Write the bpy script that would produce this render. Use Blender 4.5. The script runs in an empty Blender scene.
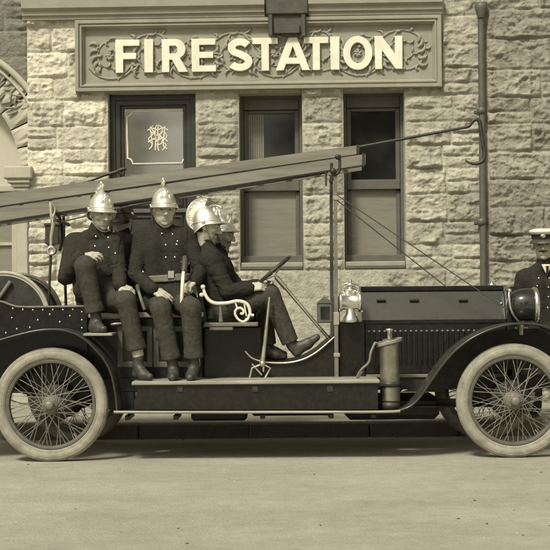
import bpy, math, random
import numpy as np
from mathutils import Vector, Matrix

random.seed(7)
RNG = np.random.default_rng(7)
SC = bpy.context.scene
COL = SC.collection
PI = math.pi

# ------------------------------------------------------------------ camera
F_PX = 1400.0
CAM = Vector((0.0, 0.0, 1.14))
PITCH = math.radians(1.06)
ROLL = math.radians(0.5)
RC = Matrix.Rotation(PI / 2 + PITCH, 3, 'X') @ Matrix.Rotation(-ROLL, 3, 'Z')


def ray(px, py):
    return (RC @ Vector(((px - 275) / F_PX, (275 - py) / F_PX, -1.0))).normalized()


def P(px, py, Y):
    """world point measured off the photograph at distance Y"""
    d = ray(px, py)
    return CAM + d * (Y / d.y)


WALL_O = Vector((0, 14.0, 0))
WALL_A = math.radians(2.0)
RW = Matrix.Rotation(-WALL_A, 3, 'Z')
RWI = RW.transposed()


def W(px, py, off=0.0):
    """(x, z) on the facade plane (local), off = local depth"""
    o = RWI @ (CAM - WALL_O)
    d = RWI @ ray(px, py)
    t = (off - o.y) / d.y
    q = o + d * t
    return q.x, q.z


cd = bpy.data.cameras.new('camera')
cam = bpy.data.objects.new('camera', cd)
COL.objects.link(cam)
cam.location = CAM
cam.rotation_euler = RC.to_euler()
cd.sensor_width = 36.0
cd.lens = 36.0 * F_PX / 550.0
cd.clip_end = 500
SC.camera = cam

# ------------------------------------------------------------------ materials
TINT = (1.0, 0.94, 0.75)


def tint(v, warm=1.0):
    return (v * TINT[0], v * (1 + (TINT[1] - 1) * warm), v * (1 + (TINT[2] - 1) * warm), 1)


def new_mat(name):
    m = bpy.data.materials.new(name)
    m.use_nodes = True
    nt = m.node_tree
    b = nt.nodes['Principled BSDF']
    return m, nt, b


def N(nt, t, **kw):
    n = nt.nodes.new(t)
    for k, v in kw.items():
        setattr(n, k, v)
    return n


def mat(name, v, rough=0.7, metal=0.0, var=0.25, scale=20.0, bump=0.0, bscale=150.0, coat=0.0,
        spec=0.5, warm=1.0, attr=None, stretch=None, dust_glare=0.0):
    """tinted procedural material: base tone with noise variation and fine bump"""
    m, nt, b = new_mat(name)
    L = nt.links.new
    tc = N(nt, 'ShaderNodeTexCoord')
    mp = N(nt, 'ShaderNodeMapping')
    L(tc.outputs['Object'], mp.inputs['Vector'])
    if stretch:
        mp.inputs['Scale'].default_value = stretch
    n1 = N(nt, 'ShaderNodeTexNoise')
    n1.inputs['Scale'].default_value = scale
    n1.inputs['Detail'].default_value = 6
    n1.inputs['Roughness'].default_value = 0.62
    L(mp.outputs['Vector'], n1.inputs['Vector'])
    cr = N(nt, 'ShaderNodeMapRange')
    cr.inputs['From Min'].default_value = 0.28
    cr.inputs['From Max'].default_value = 0.72
    cr.inputs['To Min'].default_value = 1 - var
    cr.inputs['To Max'].default_value = 1 + var
    L(n1.outputs['Fac'], cr.inputs['Value'])
    mul = N(nt, 'ShaderNodeVectorMath', operation='SCALE')
    mul.inputs[0].default_value = tint(v, warm)[:3]
    L(cr.outputs['Result'], mul.inputs['Scale'])
    out = mul.outputs['Vector']
    if attr:
        at = N(nt, 'ShaderNodeAttribute', attribute_name=attr)
        m2 = N(nt, 'ShaderNodeVectorMath', operation='SCALE')
        L(out, m2.inputs[0])
        L(at.outputs['Fac'], m2.inputs['Scale'])
        out = m2.outputs['Vector']
    if dust_glare:
        n3 = N(nt, 'ShaderNodeTexNoise')
        n3.inputs['Scale'].default_value = 26
        n3.inputs['Detail'].default_value = 8
        n3.inputs['Roughness'].default_value = 0.7
        L(tc.outputs['Object'], n3.inputs['Vector'])
        r3 = N(nt, 'ShaderNodeMapRange')
        r3.inputs['From Min'].default_value = 0.42
        r3.inputs['From Max'].default_value = 0.75
        r3.inputs['To Max'].default_value = dust_glare
        L(n3.outputs['Fac'], r3.inputs['Value'])
        mx = N(nt, 'ShaderNodeMix', data_type='RGBA')
        mx.inputs[7].default_value = tint(0.28)
        L(r3.outputs['Result'], mx.inputs[0])
        L(out, mx.inputs[6])
        out = mx.outputs[2]
        rr = N(nt, 'ShaderNodeMath', operation='MULTIPLY_ADD')
        rr.inputs[1].default_value = 0.9
        rr.inputs[2].default_value = rough
        L(r3.outputs['Result'], rr.inputs[0])
        L(rr.outputs[0], b.inputs['Roughness'])
    else:
        b.inputs['Roughness'].default_value = rough
    L(out, b.inputs['Base Color'])
    b.inputs['Metallic'].default_value = metal
    b.inputs['Specular IOR Level'].default_value = spec
    if coat:
        b.inputs['Coat Weight'].default_value = coat
        b.inputs['Coat Roughness'].default_value = 0.08
    if bump:
        n2 = N(nt, 'ShaderNodeTexNoise')
        n2.inputs['Scale'].default_value = bscale
        n2.inputs['Detail'].default_value = 4
        L(mp.outputs['Vector'], n2.inputs['Vector'])
        bp = N(nt, 'ShaderNodeBump')
        bp.inputs['Strength'].default_value = bump
        bp.inputs['Distance'].default_value = 0.01
        L(n2.outputs['Fac'], bp.inputs['Height'])
        L(bp.outputs['Normal'], b.inputs['Normal'])
    return m


M = {}
M['stone'] = mat('rock_faced_stone', 0.44, 0.92, var=0.32, scale=13, bump=1.0, bscale=48, attr='tone')
M['dressed'] = mat('dressed_stone', 0.42, 0.85, var=0.14, scale=6, bump=0.25, bscale=90)
M['darkstone'] = mat('sooty_stone', 0.15, 0.9, var=0.3, scale=9, bump=0.4, bscale=60)
M['carving'] = mat('carved_stone', 0.29, 0.85, var=0.15, scale=12, bump=0.2, bscale=110)
M['panelstone'] = mat('sign_panel_stone', 0.29, 0.85, var=0.12, scale=7, bump=0.2, bscale=90)
M['white'] = mat('white_paint', 0.76, 0.65, var=0.14, scale=7)
M['frame'] = mat('grey_window_paint', 0.10, 0.55, var=0.15, scale=10, bump=0.1)
M['sill'] = mat('sill_stone', 0.30, 0.85, var=0.15, scale=8, bump=0.2)
M['darkwood'] = mat('dark_door_paint', 0.035, 0.35, var=0.3, scale=8, bump=0.1)
M['brownwood'] = mat('brown_corbel_wood', 0.06, 0.6, var=0.35, scale=12, bump=0.2)
M['glassdark'] = mat('dark_window_glass', 0.012, 0.06, var=0.6, scale=3, spec=0.75)
M['blind'] = mat('obscured_glass', 0.21, 0.30, var=0.16, scale=4, bump=0.05, stretch=(1, 1, 6))
M['paleblind'] = mat('pale_blind', 0.46, 0.8, var=0.08, scale=4)
M['pipe'] = mat('painted_iron_pipe', 0.09, 0.55, var=0.25, scale=9, bump=0.15)
M['road'] = None
M['enamel'] = mat('black_enamel', 0.008, 0.24, var=0.4, scale=6, coat=0.25, spec=0.3, dust_glare=0.04)
M['wing'] = mat('wing_enamel_sky_glare', 0.03, 0.38, var=0.3, scale=8, coat=0.3, dust_glare=0.30)  # lighter base and pale mottle stand in for sky glare on the mudguards
M['enamel2'] = mat('dark_green_enamel', 0.011, 0.28, var=0.35, scale=6, coat=0.25, spec=0.3, dust_glare=0.05)
M['bonnet'] = mat('bonnet_sky_lit_paint', 0.036, 0.27, var=0.14, scale=4, coat=0.2, spec=0.4, dust_glare=0.03, stretch=(0.5, 1, 1))
M['chassis'] = mat('chassis_paint', 0.014, 0.6, var=0.4, scale=12, dust_glare=0.12)
M['step'] = mat('worn_step_wood', 0.30, 0.6, var=0.3, scale=12, bump=0.2, stretch=(0.3, 2, 2))
M['brass'] = mat('polished_brass', 0.78, 0.26, metal=1.0, warm=0.4, var=0.12, scale=14, bump=0.08, bscale=60)
M['helmet'] = mat('brass_helmet', 0.86, 0.40, metal=0.85, warm=0.6, var=0.16, scale=30, bump=0.22, bscale=50)
M['steel'] = mat('bright_steel', 0.60, 0.35, metal=0.9, var=0.2, scale=20)
M['iron'] = mat('dark_iron', 0.05, 0.5, metal=0.4, var=0.3, scale=20)
M['spoke'] = mat('spoke_enamel', 0.20, 0.5, metal=0.2, var=0.2, scale=20)
M['rim'] = mat('rim_enamel', 0.12, 0.45, metal=0.2, var=0.3, scale=16)
M['tyre'] = mat('pale_dusty_rubber', 0.29, 0.88, var=0.36, scale=9, bump=0.3, bscale=60)
M['tunic'] = mat('navy_wool_tunic', 0.032, 0.95, var=0.3, scale=40, bump=0.5, bscale=260, spec=0.12)
M['tunic2'] = mat('navy_wool_tunic_worn', 0.038, 0.95, var=0.3, scale=30, bump=0.5, bscale=260, spec=0.12)
M['trouser'] = mat('wool_trousers', 0.062, 0.95, var=0.3, scale=35, bump=0.5, bscale=240, spec=0.12)
M['skin'] = mat('skin', 0.43, 0.5, var=0.10, scale=30, bump=0.1, bscale=120)
M['eye'] = mat('eye_dark', 0.07, 0.3, var=0.1)
M['hair'] = mat('dark_hair', 0.035, 0.7, var=0.4, scale=90, bump=0.4, bscale=200)
M['lip'] = mat('lip', 0.27, 0.6, var=0.1)
M['stubble'] = mat('shaven_jaw', 0.30, 0.6, var=0.12, scale=60)
M['boot'] = mat('black_boot_leather', 0.055, 0.5, var=0.4, scale=22, bump=0.2, bscale=80)
M['belt'] = mat('leather_belt', 0.16, 0.55, var=0.25, scale=25, bump=0.2)
M['shaft_sheen'] = mat('pale_boot_sheen', 0.55, 0.8, var=0.15, scale=30)  # pale tone for the sheen on a boot shaft
M['ladder'] = mat('varnished_ash', 0.19, 0.55, var=0.34, scale=9, bump=0.15, stretch=(0.25, 3, 3))
M['pole'] = mat('dark_hardwood', 0.032, 0.5, var=0.3, scale=12, stretch=(0.3, 3, 3))
M['post'] = mat('painted_post', 0.15, 0.55, var=0.3, scale=14)
M['rope'] = mat('hemp_line', 0.07, 0.9, var=0.2, scale=60)
M['canvas'] = mat('canvas_hose', 0.11, 0.9, var=0.3, scale=20, bump=0.5, bscale=90)
M['reelrim'] = mat('reel_rim_paint', 0.40, 0.6, var=0.2, scale=12)
M['leather'] = mat('buttoned_leather', 0.03, 0.4, var=0.3, scale=18, bump=0.3)
M['lens'] = mat('lamp_glass', 0.02, 0.04, var=0.3, scale=3, spec=0.8)
M['leaf'] = mat('foliage', 0.07, 0.6, var=0.5, scale=3)
M['bark'] = mat('bark', 0.10, 0.9, var=0.4, scale=12, bump=0.6, bscale=30)


def road_mat(name, v, patch=0.22, spots=True):
    m, nt, b = new_mat(name)
    L = nt.links.new
    tc = N(nt, 'ShaderNodeTexCoord')

    def noise(scale, detail=6, rough=0.65, st=None):
        n = N(nt, 'ShaderNodeTexNoise')
        n.inputs['Scale'].default_value = scale
        n.inputs['Detail'].default_value = detail
        n.inputs['Roughness'].default_value = rough
        if st:
            mp = N(nt, 'ShaderNodeMapping')
            mp.inputs['Scale'].default_value = st
            L(tc.outputs['Object'], mp.inputs['Vector'])
            L(mp.outputs['Vector'], n.inputs['Vector'])
        else:
            L(tc.outputs['Object'], n.inputs['Vector'])
        return n.outputs['Fac']

    def rng(x, a, bb, c, d):
        r = N(nt, 'ShaderNodeMapRange')
        for k, val in zip(('From Min', 'From Max', 'To Min', 'To Max'), (a, bb, c, d)):
            r.inputs[k].default_value = val
        L(x, r.inputs['Value'])
        return r.outputs['Result']

    def mult(a, c):
        k = N(nt, 'ShaderNodeMath', operation='MULTIPLY')
        L(a, k.inputs[0])
        L(c, k.inputs[1])
        return k.outputs[0]
    f = rng(noise(1.3, 6, 0.62, (0.7, 1.2, 1)), 0.3, 0.7, 1 - patch, 1 + patch)
    f = mult(f, rng(noise(9, 9, 0.78), 0.32, 0.68, 0.84, 1.14))
    f = mult(f, rng(noise(60, 5, 0.7), 0.3, 0.7, 0.86, 1.14))
    f = mult(f, rng(noise(160, 3, 0.6), 0.3, 0.7, 0.85, 1.15))
    if spots:
        f = mult(f, rng(noise(30, 2, 0.5), 0.70, 0.74, 1.0, 0.72))
        f = mult(f, rng(noise(47, 2, 0.5), 0.72, 0.76, 1.0, 1.3))
        f = mult(f, rng(noise(24, 3, 0.5, (0.3, 1.2, 1)), 0.66, 0.74, 1.0, 0.8))
    sc = N(nt, 'ShaderNodeVectorMath', operation='SCALE')
    sc.inputs[0].default_value = tint(v)[:3]
    L(f, sc.inputs['Scale'])
    L(sc.outputs['Vector'], b.inputs['Base Color'])
    b.inputs['Roughness'].default_value = 0.92
    b.inputs['Specular IOR Level'].default_value = 0.25
    bp = N(nt, 'ShaderNodeBump')
    bp.inputs['Strength'].default_value = 0.8
    bp.inputs['Distance'].default_value = 0.02
    L(noise(55, 6, 0.7), bp.inputs['Height'])
    L(bp.outputs['Normal'], b.inputs['Normal'])
    return m


M['road'] = road_mat('dusty_macadam', 0.43, 0.15)
M['pave'] = road_mat('flag_pavement', 0.36, 0.12)
M['kerb'] = road_mat('kerb_stone', 0.17, 0.2, False)

# ------------------------------------------------------------------ mesh helpers


class MB:
    def __init__(self):
        self.v, self.f, self.m, self.s = [], [], [], []

    def add(self, verts, faces, mi=0, smooth=False):
        o = len(self.v)
        self.v.extend([tuple(x) for x in verts])
        for fc in faces:
            self.f.append(tuple(i + o for i in fc))
            self.m.append(mi)
            self.s.append(smooth)
        return self

    def box(self, x0, x1, y0, y1, z0, z1, bev=0.0, mi=0, T=None):
        x0, x1 = min(x0, x1), max(x0, x1)
        y0, y1 = min(y0, y1), max(y0, y1)
        z0, z1 = min(z0, z1), max(z0, z1)
        b = min(bev, 0.45 * (x1 - x0), 0.45 * (y1 - y0), 0.45 * (z1 - z0))
        if b <= 0:
            vs = [(x, y, z) for x in (x0, x1) for y in (y0, y1) for z in (z0, z1)]
            fs = [(0, 1, 3, 2), (4, 6, 7, 5), (0, 4, 5, 1), (2, 3, 7, 6), (0, 2, 6, 4), (1, 5, 7, 3)]
        else:
            vs, idx = [], {}
            for i, (x, sx) in enumerate(((x0, 1), (x1, -1))):
                for j, (y, sy) in enumerate(((y0, 1), (y1, -1))):
                    for k, (z, sz) in enumerate(((z0, 1), (z1, -1))):
                        for a in range(3):
                            p = [x + sx * b, y + sy * b, z + sz * b]
                            p[a] = (x, y, z)[a]
                            idx[(i, j, k, a)] = len(vs)
                            vs.append(tuple(p))
            fs = []
            for i in (0, 1):
                q = [idx[(i, j, k, 0)] for j, k in ((0, 0), (0, 1), (1, 1), (1, 0))]
                fs.append(q if i == 0 else q[::-1])
                q = [idx[(j, i, k, 1)] for j, k in ((0, 0), (1, 0), (1, 1), (0, 1))]
                fs.append(q if i == 0 else q[::-1])
                q = [idx[(j, k, i, 2)] for j, k in ((0, 0), (0, 1), (1, 1), (1, 0))]
                fs.append(q if i == 0 else q[::-1])
            for j in (0, 1):
                for k in (0, 1):
                    fs.append([idx[(0, j, k, 1)], idx[(1, j, k, 1)], idx[(1, j, k, 2)], idx[(0, j, k, 2)]])
                    fs.append([idx[(j, 0, k, 0)], idx[(j, 1, k, 0)], idx[(j, 1, k, 2)], idx[(j, 0, k, 2)]])
                    fs.append([idx[(j, k, 0, 0)], idx[(j, k, 1, 0)], idx[(j, k, 1, 1)], idx[(j, k, 0, 1)]])
                    for i in (0, 1):
                        fs.append([idx[(i, j, k, a)] for a in range(3)])
        if T is not None:
            vs = [tuple(T @ Vector(p)) for p in vs]
        return self.add(vs, fs, mi)

    def tube(self, pts, r, n=8, closed=False, mi=0, flat=None, caps=True):
        pts = [Vector(p) for p in pts]
        k = len(pts)
        rr = list(r) if hasattr(r, '__len__') else [r] * k
        tang = []
        for i in range(k):
            a = pts[(i - 1) % k] if (closed or i > 0) else pts[i]
            b = pts[(i + 1) % k] if (closed or i < k - 1) else pts[i]
            t = b - a
            tang.append(t.normalized() if t.length > 1e-9 else Vector((0, 0, 1)))
        up = Vector((0, 0, 1)) if abs(tang[0].z) < 0.9 else Vector((1, 0, 0))
        if flat is not None:
            up = Vector(flat)
        nn = (up - tang[0] * up.dot(tang[0])).normalized()
        vs, fs = [], []
        for i in range(k):
            t = tang[i]
            nn = (nn - t * nn.dot(t))
            nn = nn.normalized() if nn.length > 1e-6 else t.orthogonal().normalized()
            bb = t.cross(nn)
            for j in range(n):
                a = 2 * PI * j / n
                vs.append(pts[i] + nn * (math.cos(a) * rr[i]) + bb * (math.sin(a) * rr[i]))
        m = k if closed else k - 1
        for i in range(m):
            for j in range(n):
                i2, j2 = (i + 1) % k, (j + 1) % n
                fs.append((i * n + j, i * n + j2, i2 * n + j2, i2 * n + j))
        self.add(vs, fs, mi, True)
        if caps and not closed:
            self.add([vs[j] for j in range(n)], [tuple(range(n))[::-1]], mi)
            self.add([vs[(k - 1) * n + j] for j in range(n)], [tuple(range(n))], mi)
        return self

    def lathe(self, prof, origin, axis=(0, 0, 1), n=24, mi=0, smooth=True, arc=None):
        ax = Vector(axis).normalized()
        u = ax.orthogonal().normalized()
        w = ax.cross(u)
        o = Vector(origin)
        vs, fs = [], []
        for r, t in prof:
            for j in range(n):
                a = 2 * PI * j / n
                vs.append(o + ax * t + u * (r * math.cos(a)) + w * (r * math.sin(a)))
        k = len(prof)
        for i in range(k - 1):
            for j in range(n):
                j2 = (j + 1) % n
                fs.append((i * n + j, i * n + j2, (i + 1) * n + j2, (i + 1) * n + j))
        self.add(vs, fs, mi, smooth)
        if abs(prof[0][0] - prof[-1][0]) + abs(prof[0][1] - prof[-1][1]) < 1e-6:
            return self
        if prof[0][0] > 1e-4:
            self.add(vs[:n], [tuple(range(n))[::-1]], mi)
        if prof[-1][0] > 1e-4:
            self.add(vs[-n:], [tuple(range(n))], mi)
        return self

    def prism(self, poly, y0, y1, mi=0, smooth=False):
        """poly [(x,z)] extruded along y"""
        k = len(poly)
        vs = [(x, y0, z) for x, z in poly] + [(x, y1, z) for x, z in poly]
        a = sum(poly[i][0] * poly[(i + 1) % k][1] - poly[(i + 1) % k][0] * poly[i][1] for i in range(k))
        front, back = tuple(range(k)), tuple(range(2 * k - 1, k - 1, -1))
        fs = []
        if a < 0:
            front, back = front[::-1], back[::-1]
        for i in range(k):
            j = (i + 1) % k
            q = (i, i + k, j + k, j)
            fs.append(q if a > 0 else q[::-1])
        self.add(vs, fs, mi, smooth)
        self.add(vs, [front, back], mi)
        return self

    def sheet(self, path, y0, y1, th, mi=0, smooth=True):
        """thin bent plate: path of (x,z), thickness th, from y0 to y1"""
        k = len(path)
        nrm = []
        for i in range(k):
            a, b = path[max(0, i - 1)], path[min(k - 1, i + 1)]
            dx, dz = b[0] - a[0], b[1] - a[1]
            l = math.hypot(dx, dz) or 1
            nrm.append((-dz / l, dx / l))
        A = [(p[0] + n[0] * th / 2, p[1] + n[1] * th / 2) for p, n in zip(path, nrm)]
        B = [(p[0] - n[0] * th / 2, p[1] - n[1] * th / 2) for p, n in zip(path, nrm)]
        vs = []
        for q in (A, B):
            vs += [(x, y0, z) for x, z in q] + [(x, y1, z) for x, z in q]
        f1, f2 = [], []
        for i in range(k - 1):
            f1.append((i, i + 1, k + i + 1, k + i))
            f1.append((2 * k + i, 3 * k + i, 3 * k + i + 1, 2 * k + i + 1))
            f2.append((i, 2 * k + i, 2 * k + i + 1, i + 1))
            f2.append((k + i, k + i + 1, 3 * k + i + 1, 3 * k + i))
        f2.append((0, k, 3 * k, 2 * k))
        f2.append((k - 1, 3 * k - 1, 4 * k - 1, 2 * k - 1))
        self.add(vs, f1, mi, smooth)
        self.add(vs, f2, mi)
        return self

    def ball(self, c, r, nu=14, nv=9, mi=0):
        r = r if hasattr(r, '__len__') else (r, r, r)
        vs, fs = [], []
        for i in range(nv + 1):
            ph = PI * i / nv
            for j in range(nu):
                th = 2 * PI * j / nu
                vs.append((c[0] + r[0] * math.sin(ph) * math.cos(th), c[1] + r[1] * math.sin(ph) * math.sin(th),
                           c[2] + r[2] * math.cos(ph)))
        for i in range(nv):
            for j in range(nu):
                j2 = (j + 1) % nu
                if i == 0:
                    fs.append((j, (i + 1) * nu + j, (i + 1) * nu + j2))
                elif i == nv - 1:
                    fs.append((i * nu + j, (i + 1) * nu + j, i * nu + j2))
                else:
                    fs.append((i * nu + j, (i + 1) * nu + j, (i + 1) * nu + j2, i * nu + j2))
        return self.add(vs, fs, mi, True)

    def map(self, fn):
        self.v = [tuple(fn(Vector(p))) for p in self.v]
        return self


ORG = {}


def empty(name, loc, rotz=0.0):
    o = bpy.data.objects.new(name, None)
    COL.objects.link(o)
    o.location = loc
    o.rotation_euler = (0, 0, rotz)
    o.empty_display_size = 0.2
    ORG[o] = Vector(loc) if rotz == 0 else Vector((0, 0, 0))
    return o


def raw_obj(name, verts, faces, mats, parent=None, origin=None, mi=None, smooth=None, fix=True):
    po = ORG[parent] if parent else Vector((0, 0, 0))
    if origin is None:
        origin = po
    origin = Vector(origin)
    me = bpy.data.meshes.new(name)
    vv = np.asarray(verts, dtype=np.float64) - np.array(origin)
    if isinstance(faces, np.ndarray):
        n, w = faces.shape
        me.vertices.add(len(vv))
        me.vertices.foreach_set('co', vv.astype(np.float32).ravel())
        me.loops.add(n * w)
        me.loops.foreach_set('vertex_index', faces.astype(np.int32).ravel())
        me.polygons.add(n)
        me.polygons.foreach_set('loop_start', np.arange(n, dtype=np.int32) * w)
        me.update(calc_edges=True)
    else:
        me.from_pydata([tuple(p) for p in vv], [], faces)
    if not isinstance(mats, (list, tuple)):
        mats = [mats]
    for m in mats:
        me.materials.append(m)
    if mi is not None:
        me.polygons.foreach_set('material_index', np.asarray(mi, dtype=np.int32))
    if smooth is not None:
        if isinstance(smooth, bool):
            smooth = [smooth] * len(me.polygons)
        me.polygons.foreach_set('use_smooth', np.asarray(smooth, dtype=bool))
    me.validate()
    me.update()
    if fix:
        import bmesh
        bm = bmesh.new()
        bm.from_mesh(me)
        bmesh.ops.recalc_face_normals(bm, faces=bm.faces)
        bm.to_mesh(me)
        bm.free()
    o = bpy.data.objects.new(name, me)
    COL.objects.link(o)
    if parent:
        o.parent = parent
    o.location = origin - po
    ORG[o] = origin
    return o


def obj(name, mb, mats, parent=None, origin=None):
    return raw_obj(name, mb.v, mb.f, mats, parent, origin, mb.m, mb.s)


def tag(o, label, cat, group=None):
    o['label'] = label
    o['category'] = cat
    if group:
        o['group'] = group
    return o


def kind(o, k):
    o['kind'] = k
    return o


def catmull(pts, n=6):
    pts = [Vector(p) for p in pts]
    out = []
    for i in range(len(pts) - 1):
        p0, p1, p2, p3 = pts[max(0, i - 1)], pts[i], pts[i + 1], pts[min(len(pts) - 1, i + 2)]
        for k in range(n):
            t = k / n
            out.append(0.5 * ((2 * p1) + (p2 - p0) * t + (2 * p0 - 5 * p1 + 4 * p2 - p3) * t * t
                              + (3 * p1 - p0 - 3 * p2 + p3) * t ** 3))
    out.append(pts[-1])
    return out


def path2(pxs, Y, n=5):
    """smooth (x,z) path through measured points at distance Y"""
    pp = [P(a, b, Y) for a, b in pxs]
    return [(q.x, q.z) for q in catmull(pp, n)]


# ------------------------------------------------------------------ numpy noise


def _hash(ix, iy, iz, seed):
    h = (ix.astype(np.int64) * 374761393 + iy.astype(np.int64) * 668265263 + iz.astype(np.int64) * 2147483647
         + seed * 1274126177) & 0xFFFFFFFF
    h = ((h ^ (h >> 13)) * 1274126177) & 0xFFFFFFFF
    h = (h ^ (h >> 16)) & 0xFFFFFF
    return h / float(0xFFFFFF)


def vnoise(p, seed=0):
    i = np.floor(p).astype(np.int64)
    f = p - i
    f = f * f * (3 - 2 * f)
    r = 0
    for a in (0, 1):
        for b in (0, 1):
            for c in (0, 1):
                w = (f[:, 0] if a else 1 - f[:, 0]) * (f[:, 1] if b else 1 - f[:, 1]) * (f[:, 2] if c else 1 - f[:, 2])
                r = r + w * _hash(i[:, 0] + a, i[:, 1] + b, i[:, 2] + c, seed)
    return r * 2 - 1


def fbm(p, oct=4, seed=0, gain=0.5):
    a, s, r = 1.0, 1.0, 0
    for k in range(oct):
        r = r + a * vnoise(p * s + 17.3 * k, seed + k)
        a *= gain
        s *= 2.03
    return r


# =================================================================== SETTING
KERB_Y = 11.66
PZ = 0.125
mb = MB()
mb.add([(-150, -120, 0), (150, -120, 0), (150, KERB_Y + 0.02, 0), (-150, KERB_Y + 0.02, 0)], [(0, 1, 2, 3)])
kind(obj('road', mb, M['road']), 'structure')
mb = MB()
mb.add([(-150, KERB_Y + 0.14, PZ), (150, KERB_Y + 0.14, PZ), (150, 40, PZ), (-150, 40, PZ)], [(0, 1, 2, 3)])
kind(obj('pavement', mb, M['pave']), 'structure')
mb = MB()
x = -14.0
while x < 14:
    l = random.uniform(0.7, 1.1)
    dz = random.uniform(-0.004, 0.004)
    dy = random.uniform(-0.006, 0.006)
    mb.box(x + 0.004, x + l - 0.004, KERB_Y + dy, KERB_Y + 0.16, -0.1, PZ + 0.004 + dz, 0.014)
    x += l
mb.box(-150, -14.01, KERB_Y, KERB_Y + 0.16, -0.1, PZ + 0.004)
mb.box(x + 0.01, 150, KERB_Y, KERB_Y + 0.16, -0.1, PZ + 0.004)
kind(obj('kerb', mb, M['kerb']), 'structure')

rs_ = np.random.default_rng(12)
mb = MB()
for k in range(170):
    y = 6.4 + 5.2 * rs_.random()
    x = (rs_.random() - .5) * 0.46 * y
    if k > 110:
        y = KERB_Y - 0.03 - 0.16 * rs_.random() ** 2
    r_ = 0.002 + 0.0055 * rs_.random() ** 3
    t_ = MB().ball((x, y, r_ * .4), (r_ * rs_.uniform(.8, 1.7), r_ * rs_.uniform(.8, 1.5), r_ * .8), 6, 4)
    mb.add(t_.v, t_.f, int(rs_.random() < .5), False)
for k in range(0):
    y = 6.7 + 4.0 * rs_.random()
    x = (rs_.random() - .5) * 0.44 * y
    a = rs_.uniform(-.6, .6)
    l = rs_.uniform(.02, .07)
    mb.tube([(x, y, .004), (x + l * .5 * math.cos(a), y + l * .5 * math.sin(a), .009), (x + l * math.cos(a), y + l * math.sin(a) + .006, .004)], .0028, 5, mi=0)
kind(obj('road_grit', mb, [mat('dark_grit', 0.10, 0.9), mat('pale_grit', 0.5, 0.9)]), 'stuff')

station = empty('fire_station', WALL_O, -WALL_A)
tag(station, 'rock faced stone fire station building with two sash windows and a dark doorway', 'building')


def wx(px, py=200):
    return W(px, py)[0]


def wrect(x0, x1, y0, y1, off=0.0):
    """local x0,x1,z0,z1 of a rectangle measured on the facade"""
    ym, xm = (y0 + y1) / 2, (x0 + x1) / 2
    return (W(x0, ym, off)[0], W(x1, ym, off)[0], W(xm, y1, off)[1], W(xm, y0, off)[1])


def wbox(mb, x0, x1, y0, y1, ya, yb, bev=0.0, mi=0):
    a = wrect(x0, x1, y0, y1, ya)
    mb.box(a[0], a[1], ya, yb, a[2], a[3], bev, mi)
    return mb


def ring(mb, x0, x1, z0, z1, prof, mi=0):
    """mitred frame: prof = [(inset, y)]"""
    vs = []
    for ins, y in prof:
        vs += [(x0 + ins, y, z0 + ins), (x1 - ins, y, z0 + ins), (x1 - ins, y, z1 - ins), (x0 + ins, y, z1 - ins)]
    fs = []
    for i in range(len(prof) - 1):
        for j in range(4):
            k = (j + 1) % 4
            fs.append((i * 4 + j, i * 4 + k, i * 4 + 4 + k, i * 4 + 4 + j))
    return mb.add(vs, fs, mi)


DOOR = wrect(109, 196.5, 93, 402)
DOOR = (DOOR[0], DOOR[1], PZ, DOOR[3])
WIN1 = wrect(239.5, 302.5, 93, 270)
WIN2 = wrect(344, 405, 90.5, 269)
SIGN = wrect(76.5, 441, 19, 90.5)
ARC = W(-75, 168)
RI, RE = 0.93, 1.31
XJ = wx(30)          # right edge of the arch opening pier
XP = wx(27)
XR = wx(488)
HOLES = [DOOR, WIN1, WIN2]

X0, X1, Z0, Z1 = -6.3, 6.3, PZ - 0.02, 5.2
gx = np.arange(X0, X1 + 0.001, 0.0115)
gz = np.arange(Z0, Z1 + 0.001, 0.0115)


def snap(g, vals):
    for v in vals:
        g[np.argmin(abs(g - v))] = v
    return np.sort(g)


gx = snap(gx, [h[i] for h in HOLES for i in (0, 1)])
gz = snap(gz, [h[i] for h in HOLES for i in (2, 3)])
GX, GZ = np.meshgrid(gx, gz, indexing='ij')
H = np.zeros_like(GX)
TONE = np.ones_like(GX)
pts = np.stack([GX.ravel(), GZ.ravel(), np.zeros(GX.size)], 1)
n_mid = fbm(pts * 9, 4, 3).reshape(GX.shape)
n_fine = (1 - 2.4 * np.abs(fbm(pts * 26, 3, 11, 0.6))).reshape(GX.shape)
n_ledge = (1 - 2 * np.abs(fbm(pts * np.array([8, 13, 1]), 4, 23, 0.55))).reshape(GX.shape)
jx = GX + 0.007 * n_mid
jz = GZ + 0.007 * fbm(pts * 8 + 40, 3, 31).reshape(GX.shape)


def smooth01(x):
    x = np.clip(x, 0, 1)
    return x * x * (3 - 2 * x)


def block(x0, x1, z0, z1, A, tone):
    m = 0.03
    i0, i1 = np.searchsorted(gx, x0 - m), np.searchsorted(gx, x1 + m)
    k0, k1 = np.searchsorted(gz, z0 - m), np.searchsorted(gz, z1 + m)
    if i1 <= i0 or k1 <= k0:
        return
    s = (slice(i0, i1), slice(k0, k1))
    X, Z = jx[s], jz[s]
    d = np.minimum(np.minimum(X - x0, x1 - X), np.minimum(Z - z0, z1 - Z))
    inside = d > 0
    fall = smooth01((d - 0.006) / 0.013)
    h = np.full(X.shape, 9.0)
    K = int(4 + 10 * (x1 - x0))
    for _ in range(K):
        cx, cz = random.uniform(x0, x1), random.uniform(z0, z1)
        sl = 0.50 * A / 0.05
        sx, sz = random.gauss(0, 0.36) * sl, random.gauss(-0.12, 0.5) * sl
        c = A * random.uniform(0.75, 1.35)
        h = np.minimum(h, c + sx * (X - cx) + sz * (Z - cz))
    h = np.clip(h, 0.22 * A, 1.25 * A)
    h = h + A * (0.20 * n_mid[s] + 0.26 * n_ledge[s] + 0.11 * n_fine[s])
    h = np.clip(h, 0.20 * A, None) * fall
    H[s] = np.where(inside, h, H[s])
    TONE[s] = np.where(inside, tone, TONE[s])


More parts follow.
